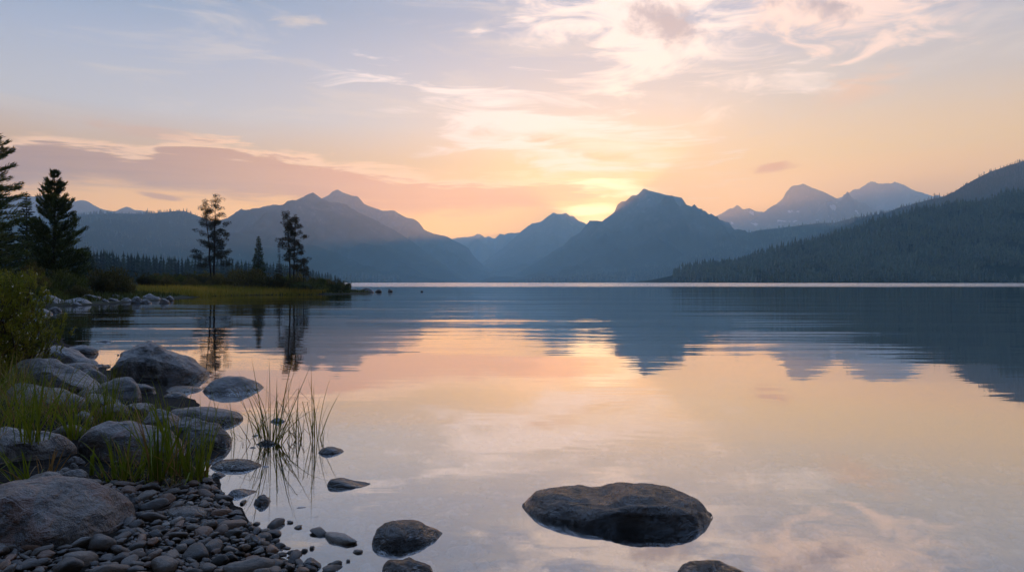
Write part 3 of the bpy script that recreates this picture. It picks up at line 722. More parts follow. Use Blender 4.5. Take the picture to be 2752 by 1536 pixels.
# ---- shrubs
M_SHRUB = leaf_mat('willow_leaves', [(.040, .040, .012), (.088, .078, .019), (.16, .125, .030)], scale=1.1, transl=.25, rand=.8)
M_SHRUB2 = leaf_mat('green_leaves', [(.036, .050, .010), (.085, .10, .017), (.17, .17, .028)], scale=1.1, transl=.25, rand=.6)
def shrub_mesh(seed, n, lumps, L, W, mat, flat=.7):
    """leaves spread through several lumps inside a unit dome"""
    rs = np.random.RandomState(seed); acc = Acc(); st = Acc()
    for k in range(lumps):
        a = rs.uniform(0, 6.283); q = rs.uniform(0, .72) ** .7
        c = np.array([math.cos(a) * q, math.sin(a) * q, .15 + rs.uniform(0, .55) * (1 - q * .6)])
        r = rs.uniform(.22, .42)
        m = n // lumps
        d = rs.normal(size=(m, 3)); d /= np.linalg.norm(d, axis=1, keepdims=True)
        C = c + d * r * rs.uniform(.2, 1.0, (m, 1)) ** .5
        C[:, 2] = np.abs(C[:, 2])
        acc.add(cards(C, d * .6 + np.array([0, 0, .7]) + rs.normal(size=(m, 3)) * .35, L * rs.uniform(.5, 1.3, m), W * rs.uniform(.6, 1.3, m), rs))
        for q_ in range(4):
            e = c + rs.normal(size=3) * r * .5; e[2] = abs(e[2]) + .15
            st.add(tube(np.array([[c[0] * .3, c[1] * .3, 0], (c + e) / 2 * np.array([.8, .8, 1]), e]), [.012, .008, .003], 3))
            m2 = 9; C = e + rs.normal(size=(m2, 3)) * .04
            acc.add(cards(C, rs.normal(size=(m2, 3)) * .4 + np.array([0, 0, 1.0]), L * 1.1, W, rs))
    return acc.mesh('foliage', mat), st.mesh('stems', M_TWIG)
SHR = [shrub_mesh(300 + i, 4200, 12, .085, .035, M_SHRUB if i < 3 else M_SHRUB2) for i in range(5)]
def shrub(px, Y, wpx, ytop, label, k, group=None, ybase=None, name='shrub', depth=1.0):
    s = Y / FPX; x = (px - CX) * s; wpx = wpx * 1.12
    z0 = gz(x, Y) if ybase is None else zat(ybase, Y)
    z0 = max(z0, -.05) - .1
    o = empty(name, (x, Y, z0), rnd.uniform(0, 6.28)); tag(o, label, 'shrub', group)
    H = max(zat(ytop, Y) - z0, .25) * 1.25; r = wpx * s / 2
    f, s_ = SHR[k]
    for nm, me in (('foliage', f), ('stems', s_)):
        c = link(nm, me, o); c.scale = (r, r * depth, H)
    return o
G1 = 'willow shrubs in the thicket along the point'
LBT = 'low dusky willow shrub in the thicket along the grassy point'
for px, Y, w_, yt in [(395, 78, 70, 742), (432, 84, 80, 738), (470, 80, 70, 741), (505, 86, 80, 736), (545, 84, 70, 738), (585, 88, 85, 735), (622, 84, 70, 736), (450, 74, 60, 748), (520, 75, 70, 748), (575, 76, 60, 747), (415, 92, 90, 736), (555, 95, 100, 734), (765, 80, 60, 738), (842, 80, 60, 745), (800, 82, 60, 742), (880, 80, 60, 752), (905, 80, 50, 757), (930, 81, 40, 759)]:
    shrub(px, Y, w_, yt, LBT, rnd.randrange(4), G1)
shrub(318, 52, 125, 722, 'big rounded willow bush behind the shore rocks, right of the trees', 0)
shrub(262, 50, 90, 742, 'dark bush at the foot of the big bushy pine, beside the big rounded willow', 1)
shrub(690, 74, 130, 724, 'tallest brown-green willow bush on the point, below the lone conical spruce', 0)
shrub(745, 73, 60, 740, 'smaller willow bush leaning on the tallest one on the point', 2)
shrub(640, 76, 75, 735, 'dark willow bush just left of the tallest bush on the point', 1)
shrub(865, 78, 26, 747, 'little round shrub standing up from the low growth near the tip of the point', 3, ybase=768)
shrub(836, 72, 90, 757, 'low green shrub above the rocks of the point', 4, ybase=775)
shrub(902, 76, 60, 762, 'low green shrub on the tip of the point', 3, ybase=780)
shrub(795, 72, 60, 752, 'dim bush around the foot of the tall twin-stemmed pine', 1)
shrub(160, 46, 130, 735, 'wide dark bush under the boughs of the big bushy pine', 4)
shrub(85, 44, 120, 728, 'dense dark bush below the slim spruce', 1)
shrub(25, 36, 120, 742, 'green bush on the bank right behind the flowering bush', 4)
shrub(118, 40, 80, 768, 'low leafy bush on the bank above the grey slabs', 3)
shrub(210, 44, 70, 770, 'low bush on the bank between the trees and the shore rocks', 2)
# ================================================================ rocks
def rock_mat(name, cool, warm, dark, patch=1.6, warmth=0.5, rough=0.55, mottle=0.7):
    m, t, out = newmat(name); N = NT(t)
    p = N.obj(); oi = N.n('ShaderNodeObjectInfo'); rv = oi.outputs['Random']
    off = N.n('ShaderNodeVectorMath', operation='ADD'); N.l(p, off.inputs[0])
    cb = N.n('ShaderNodeCombineXYZ'); N.l(N.math('MULTIPLY', rv, 37.0), cb.inputs[0]); N.l(N.math('MULTIPLY', rv, 19.0), cb.inputs[1]); N.l(cb.outputs[0], off.inputs[1])
    q = off.outputs[0]
    n1 = N.noise(q, patch, 5, 0.62, 0.6); n2 = N.noise(q, patch * 3.3, 6, 0.7, 0.3); n3 = N.noise(q, 38, 5, 0.8)
    f = N.math('ADD', n1, N.math('MULTIPLY', N.math('SUBTRACT', rv, 0.5), 0.22))
    c = N.mix(N.sm(f, 0.57 - .16 * warmth, 0.65 - .16 * warmth), (*cool, 1), (*warm, 1))
    c = N.mix(N.math('MULTIPLY', N.sm(n2, 0.55, 0.45), mottle + .15), c, (*dark, 1))
    c = N.mix(N.math('MULTIPLY', N.sm(n3, 0.5, 0.8), 0.5), c, tuple(min(1, v * 2.0) for v in cool) + (1,))
    c = N.mix(N.math('MULTIPLY', N.sm(n3, 0.45, 0.25), 0.6), c, tuple(v * .5 for v in dark) + (1,))
    # layered grain and a few cracks
    wv = N.noise(N.vscale(q, (2.5, 2.5, 16), rot=(R(22), R(14), 0)), 1.0, 4, 0.7, 1.2)
    c = N.mix(N.math('MULTIPLY', N.sm(wv, 0.50, 0.36), 0.40), c, (*dark, 1))
    vo = N.n('ShaderNodeTexVoronoi', feature='DISTANCE_TO_EDGE'); vo.inputs['Scale'].default_value = 2.4
    dv = N.n('ShaderNodeVectorMath', operation='ADD'); N.l(q, dv.inputs[0])
    nn = N.n('ShaderNodeTexNoise'); N.l(q, nn.inputs['Vector']); nn.inputs['Scale'].default_value = 2.2; N.l(nn.outputs['Color'], dv.inputs[1]); N.l(dv.outputs[0], vo.inputs['Vector'])
    crack = N.math('MULTIPLY', N.sm(vo.outputs['Distance'], 0.022, 0.0), N.sm(n1, 0.5, 0.62))
    c = N.mix(N.math('MULTIPLY', crack, 0.15), c, (.008, .008, .008, 1))
    li = N.noise(q, 9.0, 5, 0.75, 0.4)
    c = N.mix(N.math('MULTIPLY', N.sm(li, 0.62, 0.68), N.sm(n1, 0.42, 0.6)), c, tuple(min(1, v * 1.9) for v in cool) + (1,))
    # the lake keeps a strip at the waterline wet
    z = N.sep(N.pos())[2]
    wet = N.sm(N.math('ADD', z, N.math('MULTIPLY', N.math('SUBTRACT', n2, 0.5), 0.06)), 0.075, 0.03)
    c = N.mix(N.math('MULTIPLY', wet, 0.75), c, tuple(v * .35 for v in dark) + (1,))
    pb = N.n('ShaderNodeBsdfPrincipled'); N.l(c, pb.inputs['Base Color']); pb.inputs['Specular IOR Level'].default_value = .75
    N.l(N.math('SUBTRACT', N.math('MULTIPLY_ADD', n2, 0.25, rough - .15), N.math('MULTIPLY', wet, 0.3)), pb.inputs['Roughness'])
    h = N.math('ADD', N.math('MULTIPLY', n2, 0.12), N.math('ADD', N.math('MULTIPLY', n3, 0.014), N.math('ADD', N.math('MULTIPLY', N.math('MULTIPLY', wv, N.sm(n1, .42, .62)), 0.026), N.math('MULTIPLY', crack, -0.008))))
    bp = N.n('ShaderNodeBump'); bp.inputs['Strength'].default_value = 0.8; bp.inputs['Distance'].default_value = 1.0
    N.l(h, bp.inputs['Height']); N.l(bp.outputs[0], pb.inputs['Normal'])
    N.l(pb.outputs[0], out.inputs[0])
    return m
RM = {
 'grey': rock_mat('grey_granite', (0.0722, 0.0584, 0.0450), (0.0462, 0.0237, 0.0123), (0.0057, 0.0046, 0.0036), patch=2.6, rough=.38),
 'blue': rock_mat('bluish_granite', (0.1154, 0.0992, 0.0794), (0.0416, 0.0222, 0.0119), (0.0065, 0.0050, 0.0040), patch=2.4, rough=.38),
 'dark': rock_mat('dark_wet_rock', (0.0197, 0.0151, 0.0115), (0.0173, 0.0096, 0.0057), (0.0032, 0.0026, 0.0021), rough=.36),
 'brown': rock_mat('brown_rock', (0.0375, 0.0247, 0.0167), (0.0462, 0.0217, 0.0111), (0.0049, 0.0037, 0.0027), warmth=.9, rough=.38),
 'pink': rock_mat('pinkish_boulder', (0.0722, 0.0604, 0.0485), (0.1039, 0.0453, 0.0230), (0.0081, 0.0064, 0.0048), patch=2.2, warmth=.4, rough=.42),
 'flat': rock_mat('dark_flat_rock', (0.0207, 0.0136, 0.0088), (0.0323, 0.0166, 0.0084), (0.0040, 0.0031, 0.0023), patch=3.0, warmth=.7, rough=.30),
}
def outline(pts, n, ends_at):
    xs = np.array([p[0] for p in pts], float); ys = np.array([p[1] for p in pts], float)
    u = (xs[0] + xs[-1]) / 2 + (xs[-1] - xs[0]) / 2 * np.sin(np.linspace(-1, 1, n) * (math.pi / 2) * .985) / math.sin(math.pi / 2 * .985)
    y = np.interp(u, xs, ys)
    for _ in range(3): y[1:-1] = (y[:-2] + 2 * y[1:-1] + y[2:]) / 4
    return u, y
ROCKS = []; o_grid = [None]
def boulder(label, top, base, tone='grey', dr=.75, rf=.6, amp=.05, seed=None, nu=56, nphi=34, dents=(), zb=None, group=None, sq=.75, name='boulder', Yb=None, facets=13, cat='rock', fq=1.0):
    """a rock whose crest and foot run where the photo shows them; front, back and underside are real volume"""
    seed = len(ROCKS) * 7 + 3 if seed is None else seed
    # ends of the crest come down to the foot
    u, yt = outline(top, nu, base)
    yb = np.interp(u, [p[0] for p in base], [p[1] for p in base])
    yb = np.maximum(yb, yt + 1.0)
    mid = hit((top[0][0] + top[-1][0]) / 2, float(np.median(yb)))
    z0 = mid.z if zb is None else zb
    Y0 = (CAMH - z0) * FPX / (yb - HY) if Yb is None else np.full(nu, float(Yb)) + 0 * yb
    Ym = float(np.median(Y0))
    W = (top[-1][0] - top[0][0]) / FPX * Ym
    s = (u - (u[0] + u[-1]) / 2) / ((u[-1] - u[0]) / 2)
    dep = W * dr * np.sqrt(np.clip(1 - np.abs(s) ** 2.4, 0.0, 1)) + W * .012
    ax = Y0 + rf * dep                                # the rock keeps a straight axis; its foot curves round the ends
    wt = dep + 1e-6; um = (u * wt).sum() / wt.sum(); ym_ = (ax * wt).sum() / wt.sum()
    sl_ = ((u - um) * (ax - ym_) * wt).sum() / (((u - um) ** 2 * wt).sum() + 1e-9)
    Yr = ym_ + sl_ * (u - um); Y0 = Yr - rf * dep
    zt = CAMH + (HY - yt) / FPX * Yr
    h = np.maximum((zt - z0) * np.sqrt(np.clip(1 - np.abs(s) ** 14, 0, 1)), .002)
    phi = np.concatenate([np.linspace(-0.45, 0, 5)[:-1], np.linspace(0, math.pi, nphi), math.pi + np.linspace(0, .45, 5)[1:]])
    V = np.zeros((len(phi), nu, 3))
    for j, f in enumerate(phi):
        c, sn = math.cos(f), math.sin(f)
        yo = np.where(c > 0, -c * rf, -c * (1 - rf)) + rf
        yy = Y0 + yo * dep
        zz = z0 + (h * sn ** sq if sn > 0 else sn * (0.25 * W + .02))
        x = (u - CX) / FPX * Yr * (1 - 0.0 * c)
        # below ground the foot narrows
        V[j, :, 0] = x; V[j, :, 1] = yy; V[j, :, 2] = zz
    for (uu, ph, ru, rp, dd) in dents:
        g = np.exp(-(((s[None] + 1) / 2 - uu) / ru) ** 2 - ((phi[:, None] / math.pi - ph) / rp) ** 2)
        V[:, :, 2] -= g * dd * W
    cen = V.reshape(-1, 3).mean(0); size = max(W, .02)
    fr_ = np.random.RandomState(seed + 900)
    ext = np.maximum((V.reshape(-1, 3).max(0) - V.reshape(-1, 3).min(0)) / 2, 1e-3)
    for _ in range(facets):                          # worn flats with soft edges between them
        nv_ = fr_.normal(size=3); nv_[2] = abs(nv_[2]) * .9 + .05; nv_ /= np.linalg.norm(nv_)
        nv_[1] = -abs(nv_[1]) if fr_.uniform() < .75 else nv_[1]
        e = ((V - cen) / ext) @ nv_
        lim = float(e.max()) * fr_.uniform(.66, .9)
        cut = np.maximum(e - lim, 0) * .85
        V = V - (nv_ * ext) * cut[..., None] * np.array([.12, 1.0, .16])
    q = V / size * 2.2 * fq + seed * 1.37
    d = fbm(q[..., 0], q[..., 1], q[..., 2], octs=7, seed=seed, gain=.56)
    d2 = fbm(q[..., 0] * 1.1, q[..., 1] * 1.1, q[..., 2] * 1.1, octs=5, seed=seed + 50, ridged=True)
    nrm = V - cen; nrm[..., 2] *= 1.6; nrm /= (np.linalg.norm(nrm, axis=2, keepdims=True) + 1e-9)
    edge = np.clip((1 - np.abs(s)) * 6, .15, 1)[None, :, None]
    a = amp * min(size, .0 + 2.2 * float(h.max()) + .1 * size)
    V = V + nrm * ((d * 1.2 + (d2 - .3) * 1.15) * a)[..., None] * edge
    for e_ in (0, -1):                               # close both ends
        V[:, e_] = V[:, e_].mean(0) - np.array([0, 0, .01])
    org = np.array([cen[0], cen[1], z0])
    flatV = V.reshape(-1, 3) - org
    me = mesh(name, flatV, grid_faces(nu, len(phi)), RM[tone])
    o = link(name, me, loc=org.tolist())
    tag(o, label, cat, group)
    ROCKS.append((o, W)); o_grid[0] = flatV.reshape(V.shape)
    return o
def simple(label, x0, x1, ytop, ybase, tone='dark', peak=.45, **kw):
    """a small stone given by the box it fills in the photo"""
    w = x1 - x0; pk = x0 + w * peak; r = random.Random(int(x0 * 7 + ybase))
    hh = ybase - ytop
    top = [(x0, ybase - hh * .18), (x0 + w * .1, ybase - hh * r.uniform(.5, .65)), (x0 + (pk - x0) * .6, ytop + hh * r.uniform(.06, .18)), (pk, ytop), (pk + (x1 - pk) * .45, ytop + hh * r.uniform(.12, .3)), (x1 - w * .08, ybase - hh * r.uniform(.35, .5)), (x1, ybase - hh * .15)]
    base = [(x0, ybase - hh * .16), (x0 + w * .3, ybase), (x0 + w * .65, ybase), (x1, ybase - hh * .14)]
    kw.setdefault('nu', 30); kw.setdefault('nphi', 18); kw.setdefault('name', 'rock'); kw.setdefault('amp', .07)
    return boulder(label, top, base, tone, **kw)

# -- the big ones
boulder('largest boulder standing in the water, peaked, with a pale crown and a dark cleft',
        [(309,1022),(311,1005),(316,974),(328,953),(349,933),(366,923),(379,917),(392,921),(424,937),(478,958),(520,980),(550,996),(563,1012)],
        [(309,1026),(340,1031),(456,1031),(540,1021),(563,1013)], 'blue', dr=.7, rf=.55, amp=.055, zb=0, nu=130, nphi=80, sq=.8, dents=[(.62,.34,.10,.05,.05),(.5,.40,.05,.04,.03)])
boulder('smooth dark boulder in the water right of the peaked boulder',
        [(549,1050),(555,1042),(563,1033),(584,1017),(606,1009),(638,1012),(670,1019),(697,1033),(707,1042)], [(549,1051),(580,1057),(640,1057),(690,1051),(707,1043)], 'dark', dr=.75, zb=0, amp=.04)
boulder('low dark stone with a rounded grey back between the two water boulders', [(450,1048),(456,1041),(463,1038),(488,1036),(533,1038),(546,1048)], [(450,1051),(490,1055),(546,1051)], 'grey', zb=0, amp=.04, nu=40)
boulder('small grey stone in front of the low dark stone by the two water boulders', [(443,1064),(449,1057),(460,1054),(484,1053),(497,1060),(503,1068)], [(443,1068),(470,1073),(503,1070)], 'grey', zb=0, nu=36, name='rock')
simple('dark low stone wedged at the left foot of the peaked boulder', 348, 418, 1027, 1062, 'dark')
boulder('rounded grey rock with a long slab tail, in front of the peaked boulder', [(213,1056),(243,1038),(275,1029),(297,1022),(305,1015),(315,1011),(337,1011),(356,1023),(369,1043),(375,1060)], [(213,1062),(300,1083),(340,1088),(375,1066)], 'grey', amp=.045, nu=64)
boulder('small flat grey stone below the slab tail of the rounded grey rock', [(227,1066),(236,1059),(253,1056),(283,1059),(300,1070),(322,1083)], [(227,1074),(270,1084),(322,1087)], 'grey', nu=40, name='rock')
boulder('long pale bluish boulder lying in the grass, sloping to the right', [(22,975),(45,967),(70,963),(96,959),(125,962),(167,975),(195,990),(213,1001),(220,1012),(238,1022),(254,1031),(263,1040)], [(22,1035),(120,1052),(200,1056),(263,1044)], 'blue', amp=.05, nu=110, nphi=60, dr=.6, dents=[(.72,.4,.08,.1,.05)])
boulder('brown humped boulder behind the long pale bluish boulder', [(94,950),(105,936),(118,927),(139,927),(160,930),(181,938),(206,951),(222,962),(245,967),(260,978)], [(94,975),(200,988),(260,980)], 'brown', amp=.05, nu=64, dr=.6)
boulder('dark pointed rock at the water edge beyond the brown humped boulder', [(180,938),(195,929),(216,923),(234,926),(250,934),(260,940),(263,946)], [(180,950),(225,959),(263,948)], 'dark', nu=44, zb=0, dr=.6)
boulder('grey slab under the tip of the brown humped boulder', [(165,978),(202,974),(229,975),(250,982),(262,992)], [(165,1000),(215,1006),(262,996)], 'grey', nu=44)
boulder('thin flat stone tip reaching right into the pink water', [(246,984),(258,979),(271,978),(298,982)], [(246,991),(270,992),(298,985)], 'dark', nu=34, zb=0, dr=.5, name='rock')
boulder('black rounded rock between the long pale boulder and the rounded grey rock', [(215,996),(230,990),(244,989),(257,990),(271,1002),(282,1012),(290,1021)], [(215,1026),(255,1036),(290,1026)], 'dark', nu=44)
boulder('long low grey slab half sunk in the grass below the long pale bluish boulder', [(20,1030),(54,1023),(97,1034),(139,1041),(167,1044),(195,1054),(217,1065),(230,1080)], [(20,1075),(140,1098),(215,1100),(230,1090)], 'grey', amp=.05, nu=64, dr=.55)
simple('mottled rock under the twigs of the flowering bush', 76, 118, 905, 938, 'grey'); simple('dusky rock hidden behind the flowering bush', 32, 74, 911, 934, 'grey')
simple('pale speckled stone left of the brown humped boulder', 70, 110, 936, 962, 'blue')
simple('low black rock alone on the water beyond the dark pointed rock', 255, 309, 913, 919, 'dark', zb=0, dr=.4)
simple('tiny dark stone breaking the pink water left of the peaked boulder', 314, 321, 951, 955, 'dark', zb=0)
boulder('narrow grey ledge below the rounded grey rock', [(270,1098),(285,1088),(300,1084),(320,1082),(345,1094)], [(270,1114),(310,1122),(345,1116)], 'grey', nu=40)
boulder('brownish wedge-shaped slab right of the narrow grey ledge', [(335,1096),(352,1087),(367,1082),(388,1080),(409,1087),(420,1096)], [(335,1112),(380,1118),(420,1110)], 'brown', nu=44)
boulder('wide flat brown-grey rock running out into the water behind the grass tufts', [(440,1112),(460,1100),(499,1096),(533,1092),(563,1095),(595,1100),(631,1105),(645,1112),(652,1118)], [(440,1135),(540,1143),(597,1138),(635,1127),(652,1119)], 'brown', nu=60, amp=.04, dr=.5)
boulder('big dark rock with a bluish shoulder, wet at the water, behind the shore tufts', [(374,1150),(379,1124),(388,1112),(403,1102),(431,1094),(448,1101),(478,1117),(510,1124),(552,1129),(584,1135),(600,1143),(613,1156),(622,1172)], [(374,1180),(470,1220),(560,1207),(605,1194),(622,1178)], 'grey', nu=130, nphi=70, amp=.07, dr=.55, dents=[(.42,.45,.05,.2,.05),(.72,.42,.06,.12,.04)])
boulder('big smooth grey boulder in the middle of the bank, lit pinkish on top', [(226,1175),(240,1152),(258,1141),(285,1127),(320,1123),(349,1127),(403,1138),(446,1153),(470,1165),(485,1190),(497,1216)], [(226,1228),(330,1258),(420,1252),(497,1224)], 'pink', nu=130, nphi=70, amp=.05, dr=.6)
simple('flat grey stone left of the big smooth boulder in the middle of the bank', 138, 240, 1139, 1172, 'grey', dr=.5); simple('small pale stone in the grass above the flat grey stone', 204, 250, 1104, 1136, 'blue')
boulder('broad grey slab at the left edge with dark slits, grass growing over it', [(-110,1170),(-60,1152),(0,1152),(46,1158),(107,1160),(153,1163),(176,1171),(192,1183),(200,1196)], [(-110,1262),(60,1262),(130,1252),(170,1226),(200,1202)], 'blue', nu=120, nphi=64, amp=.05, dr=.55, dents=[(.62,.4,.12,.04,.04)])
boulder('blue-grey cobble behind the foreground boulder', [(68,1300),(78,1286),(92,1274),(122,1266),(145,1270),(165,1282),(178,1300)], [(68,1316),(120,1326),(178,1314)], 'blue', nu=44, amp=.035, name='rock')
boulder('second blue-grey cobble, right of the first behind the foreground boulder', [(160,1288),(168,1274),(180,1266),(199,1259),(217,1259),(229,1268),(238,1286)], [(160,1304),(200,1310),(238,1298)], 'blue', nu=44, amp=.035, name='rock')
simple('flat-topped bluish stone in the gap between the slab and the middle boulder', 183, 228, 1223, 1250, 'blue'); simple('rounded grey pebble under the flat-topped bluish stone', 186, 212, 1242, 1260, 'grey')
simple('thin grey stone beside the second blue-grey cobble', 160, 190, 1254, 1268, 'grey'); simple('wedge stone left of the second blue-grey cobble', 142, 176, 1263, 1284, 'dark')
boulder('huge foreground boulder, blue-grey with a pinkish flank, filling the lower left', [(-190,1440),(-150,1370),(-90,1325),(-30,1309),(0,1304),(51,1297),(101,1296),(152,1299),(203,1309),(237,1323),(270,1341),(304,1368),(324,1393),(336,1416),(341,1438)], [(-190,1505),(0,1506),(130,1492),(270,1462),(341,1442)], 'pink', nu=200, nphi=110, amp=.055, dr=.75, rf=.55, sq=.7, dents=[(.62,.32,.05,.05,.03),(.55,.27,.05,.04,.03),(.7,.42,.04,.05,.02)])
boulder('largest flat rock alone in the calm water, with a wet hollow across its top', [(1403,1368),(1408,1352),(1417,1339),(1445,1322),(1493,1313),(1542,1311),(1600,1311),(1630,1307),(1679,1302),(1759,1304),(1801,1313),(1846,1331),(1885,1350),(1904,1380),(1912,1396)], [(1403,1370),(1420,1385),(1480,1402),(1567,1411),(1675,1425),(1794,1427),(1899,1403),(1912,1397)], 'flat', nu=150, nphi=80, amp=.065, dr=.5, rf=.62, zb=0, sq=.5, dents=[(.43,.46,.07,.20,.045),(.56,.60,.10,.10,.02),(.30,.40,.06,.10,.02),(.72,.36,.05,.08,.03),(.85,.5,.04,.12,.02),(.62,.26,.30,.035,.022),(.25,.33,.12,.03,.02)], fq=1.5, facets=6)
boulder('dark brown rock in the shallow water between the pebble beach and the large flat rock', [(1000,1438),(1005,1428),(1013,1418),(1042,1404),(1075,1402),(1103,1403),(1136,1412),(1172,1424),(1190,1436)], [(1000,1444),(1030,1472),(1055,1481),(1110,1474),(1190,1439)], 'flat', nu=64, nphi=40, amp=.06, dr=.6, zb=0, sq=.65)
boulder('dark rock cut by the bottom edge below the dark brown rock in the shallows', [(1020,1540),(1034,1520),(1050,1505),(1095,1498),(1128,1507),(1150,1520),(1165,1536)], [(1020,1560),(1095,1580),(1165,1558)], 'flat', nu=56, amp=.05, zb=0)
boulder('dark rock cut by the bottom edge below the large flat rock', [(1822,1545),(1840,1522),(1857,1512),(1890,1507),(1913,1505),(1951,1519),(1985,1528),(2008,1542)], [(1822,1560),(1910,1580),(2008,1562)], 'flat', nu=56, amp=.05, zb=0)
boulder('blunt dark bluish stone in the water between the reeds and the shore', [(566,1252),(577,1244),(594,1235),(626,1229),(663,1235),(704,1250)], [(566,1256),(620,1267),(660,1266),(704,1253)], 'grey', nu=48, amp=.05, zb=0, dr=.5)
boulder('low dark stone with a tapering tail, right of the reeds in open water', [(880,1293),(891,1286),(916,1284),(940,1292),(969,1297),(997,1300)], [(880,1300),(910,1316),(950,1314),(997,1302)], 'dark', nu=44, amp=.06, zb=0, dr=.5)
boulder('small dark rounded stone just right of the reeds', [(854,1212),(867,1203),(891,1198),(912,1204),(924,1210)], [(854,1214),(885,1225),(924,1212)], 'dark', nu=40, zb=0, dr=.5, name='rock')
boulder('black fish-shaped stone at the edge of the gravel below the reeds', [(611,1327),(622,1315),(647,1313),(671,1319),(688,1322)], [(611,1331),(640,1345),(688,1324)], 'dark', nu=40, zb=0, name='rock')
boulder('small angular black stone right of the fish-shaped stone', [(682,1347),(688,1336),(700,1329),(712,1331),(727,1344)], [(682,1352),(700,1363),(727,1347)], 'dark', nu=36, zb=0, name='rock', amp=.1)
simple('flat stone among the stems of the reeds', 726, 768, 1121, 1135, 'dark', zb=0, dr=.5)
simple('dark stone at the root of the thickest reed clump', 690, 746, 1180, 1196, 'dark', zb=0, dr=.5)
simple('low dark stone at the waterline right of the shore tufts', 538, 578, 1275, 1289, 'dark', zb=0); simple('pointed stone right of the low dark stone by the shore tufts', 566, 606, 1268, 1283, 'dark', zb=0)
boulder('light flat slab at the edge of the gravel, its top dry', [(432,1384),(450,1370),(470,1361),(520,1361),(560,1371),(578,1382)], [(432,1392),(500,1397),(578,1386)], 'grey', nu=48, amp=.05, dr=.5, name='rock')
boulder('dull jagged slab on the gravel right of the foreground boulder', [(312,1370),(318,1345),(335,1330),(358,1326),(372,1340),(384,1362)], [(312,1380),(350,1386),(384,1374)], 'dark', nu=44, amp=.09, name='rock')
simple('grey angular stone beside the foreground boulder, near its top right', 240, 300, 1302, 1338, 'dark', amp=.1); simple('brown-grey tilted stone on the gravel above the jagged slab', 262, 330, 1305, 1340, 'brown', amp=.09)
simple('dark rounded rock where the gravel meets the water at the bottom', 658, 718, 1430, 1478, 'dark', zb=.0); simple('egg-shaped dark stone in the water below the last gravel', 808, 864, 1497, 1534, 'dark', zb=0)

# -- shore rocks across the bay
for args in [
 ('biggest pale slab of the shore rocks across the bay', 80, 178, 791, 823, 'grey'), ('grey slab leaning behind the biggest pale slab across the bay', 128, 176, 790, 812, 'blue'),
 ('long grey slab running right from the biggest pale slab across the bay', 170, 245, 798, 821, 'grey'), ('black hump at the foot of the long grey slab across the bay', 190, 222, 812, 822, 'dark'),
 ('dark blocky rock in the middle of the shore rocks across the bay', 210, 280, 788, 814, 'dark'), ('pale rock peeping over the dark blocky rock across the bay', 268, 304, 786, 802, 'grey'),
 ('rounded brown rock of the bay shore right of the dark blocky rock', 291, 328, 789, 808, 'brown'), ('rock behind the rounded brown rock of the bay shore', 318, 362, 788, 804, 'grey'),
 ('dark rock with lit edge in front of the rounded brown rock of the bay shore', 288, 322, 800, 814, 'dark'), ('small round rock in front of the dark blocky rock of the bay shore', 272, 294, 802, 816, 'dark'),
 ('low grey rock of the bay shore below the clump of brown rocks', 325, 358, 800, 812, 'grey'), ('black rock at the waterline of the bay shore left of the domed rock', 352, 386, 796, 816, 'dark'),
 ('domed rock closing the row of shore rocks across the bay', 380, 431, 785, 808, 'grey'), ('little rock with a bright wet tip below the domed rock across the bay', 376, 406, 803, 816, 'dark'),
 ('rounded stone in the bay water right of the domed rock', 429, 456, 800, 816, 'grey'), ('outermost small stone right of the domed rock across the bay', 446, 467, 794, 809, 'dark'),
 ('smooth grey rock half in the bay water beside the flowering bush', 66, 136, 824, 847, 'blue'), ('black stone in the bay water right of the smooth grey rock', 136, 166, 823, 839, 'dark'),
 ('low dark stone at the edge of the golden sedge', 500, 525, 788, 796, 'dark'), ('flat stone beside the low dark stone at the edge of the golden sedge', 527, 564, 790, 795, 'grey'),
 ('mossy hump of rock on the point', 758, 790, 764, 785, 'dark'), ('broad rock of the point below the tall twin-stemmed pine', 782, 828, 764, 786, 'dark'), ('rock of the point with a pale right tip', 815, 852, 775, 787, 'grey'),
 ('long low pale ledge along the waterline of the point', 868, 938, 778, 787, 'grey'), ('dark rock at the tip of the point', 938, 972, 771, 787, 'dark'), ('peaked black rock ending the point', 968, 1006, 771, 786, 'dark'),
 ('twin-humped black rock in the lake just off the point', 1008, 1026, 775, 785, 'dark'), ('small black rock in the lake beyond the twin-humped rock off the point', 1042, 1055, 776, 784, 'dark'), ('lone tiny rock far out in the lake off the point', 1130, 1138, 780, 784, 'dark')]:
    simple(*args, nu=30, nphi=20, amp=.09, dr=.7, zb=0)
